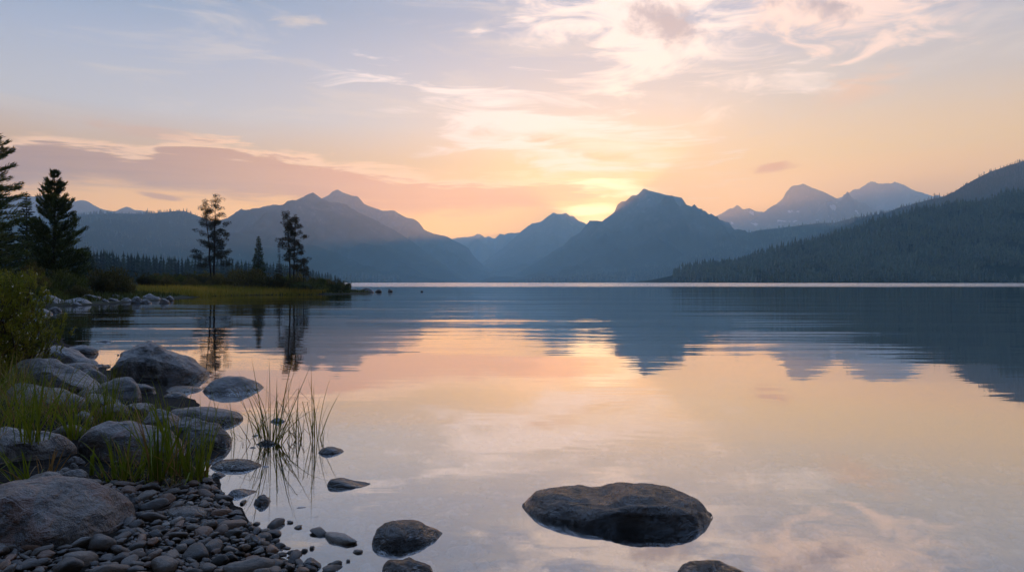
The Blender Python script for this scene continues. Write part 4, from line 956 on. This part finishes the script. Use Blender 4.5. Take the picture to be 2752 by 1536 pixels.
# ================================================================ grass, reeds, the flowering bush
M_BLADE = leaf_mat('green_blades', [(.075, .105, .007), (.14, .165, .010), (.25, .22, .025)], scale=5, transl=.45, rough=.45, rand=.3)
M_REED = leaf_mat('reed_blades', [(.065, .085, .007), (.14, .15, .012), (.28, .22, .03)], scale=5, transl=.35, rough=.5, rand=.3)
M_DRY = leaf_mat('dry_blades', [(.16, .080, .025), (.27, .155, .05), (.36, .25, .11)], scale=4, transl=.3, rand=.3)
M_SEDGE = leaf_mat('golden_sedge', [(.11, .12, .014), (.25, .20, .024), (.42, .27, .04)], scale=.22, transl=.35, rand=0)
def blades(P, H, A, lean, bend, W, rs, seg=6, kink=0.0):
    """tapering blades rooted at P: height H, azimuth A, lean at the root and bend towards the tip"""
    n = len(P); t = np.linspace(0, 1, seg + 1)
    V = []
    tw = rs.uniform(0, 6.283, n)
    ca, sa = np.cos(A), np.sin(A)
    kt = rs.uniform(.45, .8, n); kk = (rs.uniform(0, 1, n) < kink) * rs.uniform(1.0, 2.0, n)
    x = np.zeros(n); z = np.zeros(n); ang = lean.copy(); L = H / seg
    for i, ti in enumerate(t):
        w = W * (1 - ti) ** .6 * (0.65 + .35 * min(1, ti * 5)) * .5
        cx = P[:, 0] + ca * x; cy = P[:, 1] + sa * x; cz = P[:, 2] + z
        sx, sy = np.cos(tw) * w, np.sin(tw) * w
        V.append(np.stack([cx - sx, cy - sy, cz], 1)); V.append(np.stack([cx + sx, cy + sy, cz], 1))
        ang = ang + bend / seg * (0.4 + 1.2 * ti) + np.where((kk > 0) & (ti < kt) & (ti + 1 / seg >= kt), kk, 0)
        x = x + np.sin(ang) * L; z = z + np.cos(ang) * L
        z = np.maximum(z, .004)
    V = np.concatenate(V); i = np.arange(n); F = []
    for s in range(seg):
        F.append(np.stack([2 * s * n + i, (2 * s + 1) * n + i, (2 * s + 3) * n + i, (2 * s + 2) * n + i], 1))
    return V, np.concatenate(F)
def tuft_of(label, bx, by, ytip, n, mat=None, spread=.10, lean=.25, bend=.5, w=.008, dry=0, seed=1, name='grass_tuft', cat='grass tuft', dirx=0.0, z=None, kink=.08, group=None):
    rs = np.random.RandomState(seed)
    b = hit(bx, by)
    if z is not None: b.z = z
    Y = b.y; H = (by - ytip) / FPX * Y * 1.3
    o = empty(name, b); tag(o, label, cat, group)
    for nm, m_, k in (('blades', mat or M_BLADE, n), ('dry_blades', M_DRY, dry)):
        if not k: continue
        r = np.abs(rs.normal(size=k)) * spread; a = rs.uniform(0, 6.283, k)
        P = np.stack([r * np.cos(a), r * np.sin(a) * .8, np.full(k, -.03)], 1)
        A = a + rs.normal(size=k) * .8
        d = np.stack([np.cos(A) + dirx, np.sin(A)], 1); A = np.arctan2(d[:, 1], d[:, 0])
        hh = H * rs.uniform(.45, 1.12, k) * (1 if nm == 'blades' else .8)
        le = np.abs(rs.normal(size=k)) * lean * (1 if nm == 'blades' else 1.8); be = rs.uniform(.0, 1.0, k) ** 1.6 * bend * (1.8 if nm == 'blades' else 3.0)
        acc = Acc(); acc.add(blades(P, hh, A, le, be, w * rs.uniform(.5, 1.25, k), rs, kink=kink))
        link(nm, acc.mesh(nm, m_), o)
    return o
# reeds standing in the water
tuft_of('thickest clump of reeds standing in the water, stems crossing and bent', 728, 1190, 1010, 46, M_REED, .07, .28, .95, .010, 10, 1, 'reed_clump', 'reeds', kink=.2, z=0)
tuft_of('sparse slanting reeds left of the thickest reed clump', 655, 1186, 1050, 18, M_REED, .13, .36, .9, .008, 5, 2, 'reed_clump', 'reeds', kink=.3, z=0, dirx=-.3)
tuft_of('slender reeds in the middle, right of the thickest reed clump', 802, 1180, 1030, 19, M_REED, .05, .24, .8, .010, 3, 3, 'reed_clump', 'reeds', kink=.1, z=0, dirx=-.5)
tuft_of('rightmost tall upright reeds in the water', 845, 1184, 1015, 12, M_REED, .035, .14, .5, .010, 0, 4, 'reed_clump', 'reeds', kink=.06, z=0, dirx=-.3)
tuft_of('few short reed stems outside the tall upright reeds', 868, 1192, 1135, 4, M_REED, .015, .08, .3, .008, 0, 5, 'reed_clump', 'reeds', z=0)
tuft_of('single reed blade leaning right, farthest out in the water', 879, 1168, 1112, 1, M_REED, .005, .55, .15, .008, 0, 6, 'reed_clump', 'reeds', z=0, dirx=6)
# tufts on the shore
tuft_of('tall tuft of broad green blades before the big smooth boulder of the bank', 428, 1300, 1062, 30, None, .05, .16, .5, .017, 9, 11)
tuft_of('tall tuft of dark broad blades at the water edge, right of the middle tuft', 480, 1276, 1070, 30, None, .05, .16, .5, .018, 8, 12)
tuft_of('fan-shaped bright tuft at the very edge of the water', 528, 1292, 1108, 34, None, .045, .20, .4, .014, 8, 13)
tuft_of('short bushy tuft left of the middle tuft, in front of the big smooth boulder', 338, 1288, 1165, 46, None, .07, .25, .5, .013, 14, 14)
tuft_of('straight yellow-green tuft rising behind the big smooth boulder', 294, 1150, 1005, 30, None, .05, .14, .45, .012, 3, 15)
tuft_of('tuft left of the yellow-green one with long arching blades', 200, 1180, 1050, 34, None, .06, .25, .8, .012, 5, 16)
tuft_of('upright tuft growing through the broad grey slab at the left', 84, 1272, 1120, 26, None, .06, .18, .5, .015, 3, 17, z=.32)
tuft_of('arching tuft with long blades drooping left, behind the foreground boulder', 66, 1296, 1170, 20, None, .05, .5, .9, .014, 5, 18, dirx=-1)
tuft_of('lone broad upright leaf between the slab and the middle boulder', 246, 1276, 1186, 3, None, .008, .06, .1, .022, 0, 19)
tuft_of('reddish stubby tuft at the right end of the broad grey slab', 128, 1270, 1190, 10, M_DRY, .04, .22, .4, .012, 4, 20)
tuft_of('thin tuft between the rounded grey rock and the brownish wedge slab', 305, 1090, 975, 22, None, .06, .2, .6, .009, 2, 21)
tuft_of('wispy tuft in front of the brownish wedge slab', 372, 1160, 1040, 22, None, .08, .22, .6, .008, 3, 22)
tuft_of('feathery tuft left of the rounded grey rock', 290, 1065, 985, 14, M_REED, .05, .2, .6, .008, 4, 23)
# thick grass of the left bank and thin grass between the stones: nobody could count it
rs = np.random.RandomState(70)
acc = Acc(); dry = Acc()
def bank(n, y0, y1, s0, s1, x0, x1, h, w, lean, bend):
    Y = rs.uniform(y0, y1, n * 12); X = rs.uniform(x0, x1, n * 12)
    sd = shore_dist(X, Y); q = (sd > s0) & (sd < s1)
    X, Y = X[q][:n], Y[q][:n]; m = len(X)
    P = np.stack([X, Y, ground_z(X, Y) - .03], 1)
    acc.add(blades(P, h * rs.uniform(.4, 1.15, m), rs.uniform(0, 6.283, m), np.abs(rs.normal(size=m)) * lean, rs.uniform(0, 1, m) * bend, w * rs.uniform(.6, 1.2, m), rs, seg=4))
def strew(poly_px, n, h, w, lean=.3, bend=.8, dryf=.15):
    pts = []
    xs = [p[0] for p in poly_px]; ys = [p[1] for p in poly_px]
    pg = np.array(poly_px, float)
    W3 = [hit(px, py) for px, py in poly_px]
    gx0, gx1 = min(v.x for v in W3), max(v.x for v in W3); gy0, gy1 = min(v.y for v in W3), max(v.y for v in W3)
    X = rs.uniform(gx0, gx1, n * 6); Y = rs.uniform(gy0, gy1, n * 6)
    ins = np.zeros(len(X), bool)
    for i in range(len(W3)):
        a, b = W3[i], W3[(i + 1) % len(W3)]
        if a.y != b.y: ins ^= ((a.y > Y) != (b.y > Y)) & (X < (b.x - a.x) * (Y - a.y) / (b.y - a.y) + a.x)
    X, Y = X[ins][:n], Y[ins][:n]
    cl = fbm(X * 2.2, Y * 2.2, octs=3, seed=8) * .5 + .5
    k = rs.uniform(0, 1, len(X)) < np.clip(cl * 1.9 - .35, .05, 1)
    X, Y = X[k], Y[k]; m = len(X)
    P = np.stack([X, Y, ground_z(X, Y) - .02], 1)
    isd = rs.uniform(0, 1, m) < dryf
    for A_, q in ((acc, ~isd), (dry, isd)):
        c = int(q.sum())
        if c: A_.add(blades(P[q], h * rs.uniform(.4, 1.15, c), rs.uniform(0, 6.283, c), np.abs(rs.normal(size=c)) * lean * (1 if A_ is acc else 2.2), rs.uniform(0, 1, c) * bend * (1 if A_ is acc else 2), w * rs.uniform(.5, 1.2, c), rs, kink=.1))
strew([(-160,1290),(-160,1010),(20,1020),(120,1085),(215,1110),(230,1165),(120,1155),(60,1160),(-20,1290)], 1900, .55, .0085, .34, 1.0, .36)
strew([(-160,1010),(-160,930),(60,965),(60,1020)], 900, .35, .010, .3, .8, .2)
strew([(215,1110),(250,1090),(330,1120),(430,1135),(470,1180),(330,1160),(240,1170)], 420, .28, .008, .3, .8, .3)
strew([(200,1262),(240,1240),(420,1262),(545,1262),(555,1305),(430,1322),(260,1300)], 520, .17, .008, .7, 1.2, .6)
strew([(20,960),(100,975),(240,1040),(300,1090),(200,1100),(60,1040)], 420, .28, .008, .3, .9, .3)
tag(link('grass', acc.mesh('grass', M_BLADE)), 'tall green grass growing thick on the left bank between the rocks', 'grass', kind='stuff')
tag(link('grass', dry.mesh('grass', M_DRY)), 'dry straw-coloured grass lying among the green blades of the bank', 'grass', kind='stuff')
acc = Acc(); dry = acc
bank(13000, 58, 84, -.4, 8, -42, -20, .62, .055, .12, .35)
tag(link('grass', acc.mesh('grass', M_SEDGE)), 'golden sedge lining the waterline of the grassy point', 'grass', kind='stuff')
acc = Acc(); dry = acc
bank(6000, 3, 14, 2.3, 9, -16, -3.5, .38, .012, .3, .8)
bank(4000, 12, 32, 1.5, 10, -32, -9, .45, .025, .25, .7)
bank(5000, 30, 58, 1.2, 7, -42, -20, .38, .05, .25, .6)
bank(2500, 66, 90, .4, 6, -24, -14, .35, .06, .25, .5)
tag(link('grass', acc.mesh('grass', M_SHRUB2)), 'dim green grass on the bank behind the shore rocks and on the tip of the point', 'grass', kind='stuff')

# the flowering bush at the left edge: upright feathery shoots
M_BUSHL = leaf_mat('bush_leaves', [(.11, .125, .012), (.21, .21, .018), (.38, .31, .04)], scale=3.5, transl=.4, rand=0)
M_STEM = bark_mat('bush_stems', (.03, .02, .014), (.07, .045, .03))
m_fl, t_, out = newmat('white_petals'); pb = t_.nodes.new('ShaderNodeBsdfPrincipled'); pb.inputs['Base Color'].default_value = (.75, .70, .55, 1); pb.inputs['Roughness'].default_value = .6
t_.links.new(pb.outputs[0], out.inputs[0])
def flowering_bush():
    rs = np.random.RandomState(91)
    Y = 8.2; s = Y / FPX
    b = Vector(((-10 - CX) * s, Y, gz((-10 - CX) * s, Y)))
    o = empty('flowering_bush', b)
    tag(o, 'yellow-green flowering bush with feathery upright shoots at the left edge', 'bush')
    lf = Acc(); st = Acc(); fl = Acc()
    # crown edge seen in the photo: right reach by height
    prof = [(1000, 60), (960, 95), (925, 118), (890, 130), (860, 112), (830, 96), (800, 84), (770, 70), (740, 58), (722, 30)]
    tips = []
    for k in range(760):
        py = rs.uniform(718, 985)
        xm = np.interp(-py, [-p[0] for p in prof], [p[1] for p in prof])
        px = xm - abs(rs.normal()) * 75 - rs.uniform(0, 14) if rs.uniform() < .8 else rs.uniform(-130, xm)
        if py < 735 and px > 45: continue
        z = CAMH + (HY - py) / FPX * Y - b.z
        yy = rs.normal() * .30
        tip = np.array([(px - CX) * s - b.x, yy, max(z, .08)])
        L = rs.uniform(.10, .22)
        out_d = np.array([np.clip(tip[0], -.6, .8) * .6, yy * .5, .9]) + rs.normal(size=3) * .18
        out_d /= np.linalg.norm(out_d)
        root = tip - out_d * L
        st.add(tube(np.array([root, (root + tip) / 2 + rs.normal(size=3) * .006, tip]), [.004, .003, .0015], 3))
        if k % 5 == 0:
            r0 = np.array([rs.normal() * .16, rs.normal() * .12, 0])
            mid = (r0 + root) / 2 + np.array([0, 0, .08])
            st.add(tube(np.array([r0, mid, root]), [.012, .008, .004], 4))
        n = 26
        t = rs.uniform(.05, 1, n)
        C = root + (tip - root) * t[:, None]
        D = out_d * 1.0 + rs.normal(size=(n, 3)) * .62
        lf.add(cards(C, D, .050 * (1.15 - .5 * t) * rs.uniform(.7, 1.3, n), .011, rs))
        if rs.uniform() < .12:
            m = 7; lf_c = tip + rs.normal(size=(m, 3)) * .008
            fl.add(cards(lf_c, rs.normal(size=(m, 3)) + np.array([0, 0, .6]), .018, .012, rs))
    link('foliage', lf.mesh('foliage', M_BUSHL), o); link('stems', st.mesh('stems', M_STEM), o)
    link('flowers', fl.mesh('flowers', m_fl), o)
flowering_bush()
# ================================================================ pebbles
def pebble_mat(name, a, b, rough=.42):
    m, t, out = newmat(name); N = NT(t)
    rv = N.n('ShaderNodeObjectInfo').outputs['Random']
    c = N.mix(rv, (*a, 1), (*b, 1))
    n2 = N.noise(N.obj(), 3.0, 6, .7); n3 = N.noise(N.obj(), 16, 3, .7)
    c = N.mix(N.math('MULTIPLY', N.sm(n2, .58, .38), .6), c, tuple(v * .4 for v in a) + (1,))
    c = N.mix(N.math('MULTIPLY', N.sm(n3, .55, .75), .3), c, tuple(min(1, v * 2.2) for v in b) + (1,))
    pb = N.n('ShaderNodeBsdfPrincipled'); N.l(c, pb.inputs['Base Color']); pb.inputs['Roughness'].default_value = rough
    bp = N.n('ShaderNodeBump'); bp.inputs['Strength'].default_value = .35; bp.inputs['Distance'].default_value = .3
    N.l(N.math('ADD', n2, N.math('MULTIPLY', n3, .4)), bp.inputs['Height']); N.l(bp.outputs[0], pb.inputs['Normal'])
    N.l(pb.outputs[0], out.inputs[0]); return m
PM = {'grey': pebble_mat('grey_pebble', (.026, .0195, .0145), (.105, .079, .057)), 'dark': pebble_mat('dark_pebble', (.012, .0092, .0066), (.034, .026, .0185), .40),
      'brown': pebble_mat('brown_pebble', (.070, .034, .016), (.17, .078, .034)), 'pale': pebble_mat('pale_pebble', (.11, .096, .081), (.18, .156, .13))}
def pebble_mesh(seed, mat, sub=3):
    rs = random.Random(seed)
    bm = bmesh.new(); bmesh.ops.create_icosphere(bm, subdivisions=sub, radius=1)
    off = Vector((seed * 3.1, seed * 1.7, seed * .9))
    pl = [(Vector((rs.gauss(0, 1), rs.gauss(0, 1), rs.gauss(0, .8))).normalized(), rs.uniform(.55, .88)) for _ in range(7)]
    for v in bm.verts:
        p = v.co.copy(); d = 1 + .30 * mnoise.noise(p * .9 + off) + .13 * mnoise.noise(p * 2.2 + off)
        v.co = p * d
        for nrm, lim in pl:                      # a few worn flats
            e = v.co.dot(nrm) - lim
            if e > 0: v.co -= nrm * e * .8
    me = bpy.data.meshes.new('pebble'); bm.to_mesh(me); bm.free()
    me.polygons.foreach_set('use_smooth', [True] * len(me.polygons)); me.materials.append(mat); me.update()
    return me
PB = {k: [pebble_mesh(i * 10 + j, PM[k]) for j in range(7)] for i, k in enumerate(PM)}
LAB = {'grey': 'medium grey rounded pebble on the gravel beach', 'dark': 'dark wet-looking rounded pebble on the gravel beach', 'brown': 'rust-brown rounded pebble on the gravel beach', 'pale': 'pale grey rounded pebble on the gravel beach'}
prs = random.Random(21)
def pebble(x, y, z, r, tone, label, group, tilt=.25, flat=None):
    o = link('pebble', prs.choice(PB[tone]), loc=(x, y, z), rotz=prs.uniform(0, 6.28))
    e = prs.uniform(.85, 1.75); fl = flat or prs.uniform(.42, .72)
    o.scale = (r * e, r / e ** .5, r * fl)
    o.rotation_euler.x = prs.gauss(0, tilt); o.rotation_euler.y = prs.gauss(0, tilt)
    tag(o, label, 'pebble', group)
    return o
# stones in the shallows, one by one (box in the photo)
WP = [(524,549,262,100,'brown'),(551,1349,33,14,'dark'),(590,1343,38,16,'grey'),(593,1327,16,9,'dark'),(652,1349,20,7,'dark'),(575,1363,22,14,'dark'),(599,1371,29,21,'dark'),(632,1379,37,10,'dark'),(639,1396,33,10,'dark'),(558,1399,20,6,'grey'),(543,1409,29,11,'grey'),(687,1406,22,7,'dark'),(738,1407,45,15,'dark'),(778,1402,14,7,'grey'),(800,1416,22,7,'grey'),(673,1421,25,13,'dark'),(588,1410,36,17,'dark'),(610,1418,56,24,'brown'),(735,1434,46,14,'dark'),(855,1433,48,12,'dark'),(906,1447,66,18,'pale'),(738,1454,25,11,'dark'),(751,1466,26,12,'dark'),(818,1478,16,10,'dark'),(837,1471,16,9,'dark'),(788,1485,34,10,'dark'),(960,1481,23,9,'grey'),(935,1505,12,9,'pale'),(896,1515,25,11,'grey'),(888,1530,50,12,'dark'),(830,1530,30,14,'dark'),(547,1335,54,20,'brown'),(551,1351,34,18,'grey')]
WLAB = {'dark': 'small dark stone just breaking the shallow water off the gravel', 'grey': 'small grey stone just breaking the shallow water off the gravel', 'brown': 'brown stone lying at the edge of the shallow water', 'pale': 'pale dry-topped stone in the shallow water off the gravel'}
taken = []
for cx_, cy_, w_, h_, tn in WP[1:]:
    base = cy_ + h_ * .45
    Y = (CAMH) * FPX / (base - HY); x = (cx_ - CX) / FPX * Y; r = w_ / FPX * Y / 2
    hh = h_ / FPX * Y
    g = max(gz(x, Y), -.06)
    pebble(x, Y + r * .6, hh * .12 + max(g, 0) * .6, r, tn, WLAB[tn], 'stones in the shallows', tilt=.08, flat=max(.35, min(.8, hh / r * .85)))
    taken.append((x, Y + r * .6, r))
# the gravel beach: packed pebbles, nearest and largest as things, the fine rest as one sheet of stones
poly = [hit(*p) for p in [(-60,1560),(-60,1470),(150,1478),(300,1452),(345,1420),(330,1385),(300,1350),(230,1320),(200,1300),(330,1300),(470,1300),(560,1290),(590,1320),(610,1362),(645,1400),(700,1425),(765,1465),(805,1510),(820,1560)]]
def inpoly(x, y):
    c = False
    for i in range(len(poly)):
        a, b = poly[i], poly[(i + 1) % len(poly)]
        if (a.y > y) != (b.y > y) and x < (b.x - a.x) * (y - a.y) / (b.y - a.y) + a.x: c = not c
    return c
bx0, bx1 = min(p.x for p in poly), max(p.x for p in poly); by0, by1 = min(p.y for p in poly), max(p.y for p in poly)
cells = {}
def free(x, y, r, k):
    i, j = int(x / .1), int(y / .1)
    for a in range(i - 2, i + 3):
        for b in range(j - 2, j + 3):
            for (qx, qy, qr) in cells.get((a, b), ()):
                if (qx - x) ** 2 + ((qy - y)) ** 2 < ((qr + r) * k) ** 2: return False
    return True
def put(x, y, r): cells.setdefault((int(x / .1), int(y / .1)), []).append((x, y, r))
for t_ in taken: put(*t_)
big = []
for r0, r1, tries, k in [(.048, .075, 60, .92), (.026, .044, 1100, .86), (.015, .026, 9000, .82)]:
    for _ in range(tries):
        x, y = prs.uniform(bx0, bx1), prs.uniform(by0, by1)
        if not inpoly(x, y): continue
        r = prs.uniform(r0, r1)
        if y > 4.4: r *= 1.15
        if free(x, y, r, k): put(x, y, r); big.append((x, y, r))
big.sort(key=lambda b: -b[2] / b[1])
small = []
for _ in range(26000):
    x, y = prs.uniform(bx0, bx1), prs.uniform(by0, by1)
    if not inpoly(x, y): continue
    r = prs.uniform(.008, .015)
    if free(x, y, r, .8): put(x, y, r); small.append((x, y, r))
for x, y, r in big[:300 - len(WP)]:
    tn = prs.choices(['grey', 'dark', 'brown', 'pale'], [4.6, 3.4, 2.2, .6])[0]
    pebble(x, y, gz(x, y) + r * prs.uniform(.05, .3) + prs.uniform(0, .012), r, tn, LAB[tn], 'pebbles of the gravel beach')
rest = big[300 - len(WP):] + small
def stone_sheet(name, items, mat, label, seed, cat='gravel', sink=.2):
    """fine stones as one object"""
    rs = np.random.RandomState(seed); protos_ = []
    for k in range(5):
        me = pebble_mesh(900 + k + seed, mat, 2)
        V = np.empty(len(me.vertices) * 3, np.float32); me.vertices.foreach_get('co', V); V = V.reshape(-1, 3)
        F = np.array([list(p.vertices) for p in me.polygons]); protos_.append((V, F)); bpy.data.meshes.remove(me)
    Vs = []; Fs = []; n = 0
    for x, y, r in items:
        V, F = protos_[rs.randint(5)]
        a = rs.uniform(0, 6.28); c, s = math.cos(a), math.sin(a); e = rs.uniform(.85, 1.35)
        W = V * np.array([r * e, r / e ** .5, r * rs.uniform(.45, .75)])
        W = np.stack([W[:, 0] * c - W[:, 1] * s, W[:, 0] * s + W[:, 1] * c, W[:, 2] + W[:, 0] * rs.normal() * .2], 1)
        Vs.append(W + np.array([x, y, gz(x, y) + r * sink])); Fs.append(F + n); n += len(V)
    me = fast_mesh(name, np.concatenate(Vs), np.concatenate(Fs), mat)
    me.polygons.foreach_set('use_smooth', [True] * len(me.polygons))
    tag(link(name, me), label, cat, kind='stuff')
# per-stone colour for the fine gravel comes from a cell pattern in the material
def gravel_mat(name, stops, rough):
    m, t, out = newmat(name); N = NT(t)
    n1 = N.noise(N.obj(), 14, 1, .5)
    c = N.ramp(n1, stops, 'LINEAR'); n2 = N.noise(N.obj(), 90, 3, .7)
    c = N.mix(N.math('MULTIPLY', N.sm(n2, .6, .35), .5), c, (.012, .011, .011, 1))
    pb = N.n('ShaderNodeBsdfPrincipled'); N.l(c, pb.inputs['Base Color']); pb.inputs['Roughness'].default_value = rough
    N.l(pb.outputs[0], out.inputs[0]); return m
GM = gravel_mat('fine_gravel', [(.3, (.011, .009, .007)), (.45, (.045, .035, .026)), (.55, (.085, .042, .021)), (.62, (.040, .031, .023)), (.75, (.11, .088, .066))], .5)
stone_sheet('gravel', rest, GM, 'fine grey and brown gravel filling the beach between the larger pebbles', 3)
# stones seen dimly through the shallow water
bed_items = []
for _ in range(1500):
    y = 2.6 + 5.0 * prs.random() ** 1.3; x = prs.uniform(-1.6, 3.2) * (y / 4.0)
    if gz(x, y) > -.03: continue
    r = prs.uniform(.025, .085)
    bed_items.append((x, y, r))
BM = gravel_mat('lakebed_stone', [(.3, (.07, .075, .08)), (.5, (.16, .155, .15)), (.7, (.34, .32, .30))], .8)
stone_sheet('lakebed_stones', bed_items, BM, 'rounded stones showing dimly through the shallow water near the beach', 8, 'stones', sink=-.15)

rs = np.random.RandomState(33)
for k in range(9):
    b = hit(rs.uniform(180, 620), rs.uniform(1300, 1500))
    L = rs.uniform(.10, .26); a = rs.uniform(0, 6.28); q = np.linspace(0, 1, 6)
    pts = np.stack([np.cos(a) * L * q + rs.normal(size=6) * .006, np.sin(a) * L * q + rs.normal(size=6) * .006, .018 + rs.uniform(0, .02) * q], 1)
    V, F = tube(pts, np.linspace(.0045, .002, 6), 5)
    tag(link('twig', mesh('twig', V.tolist(), F.tolist(), M_STEM), loc=b), 'thin dry twig washed up among the pebbles of the beach', 'twig', 'twigs on the gravel')
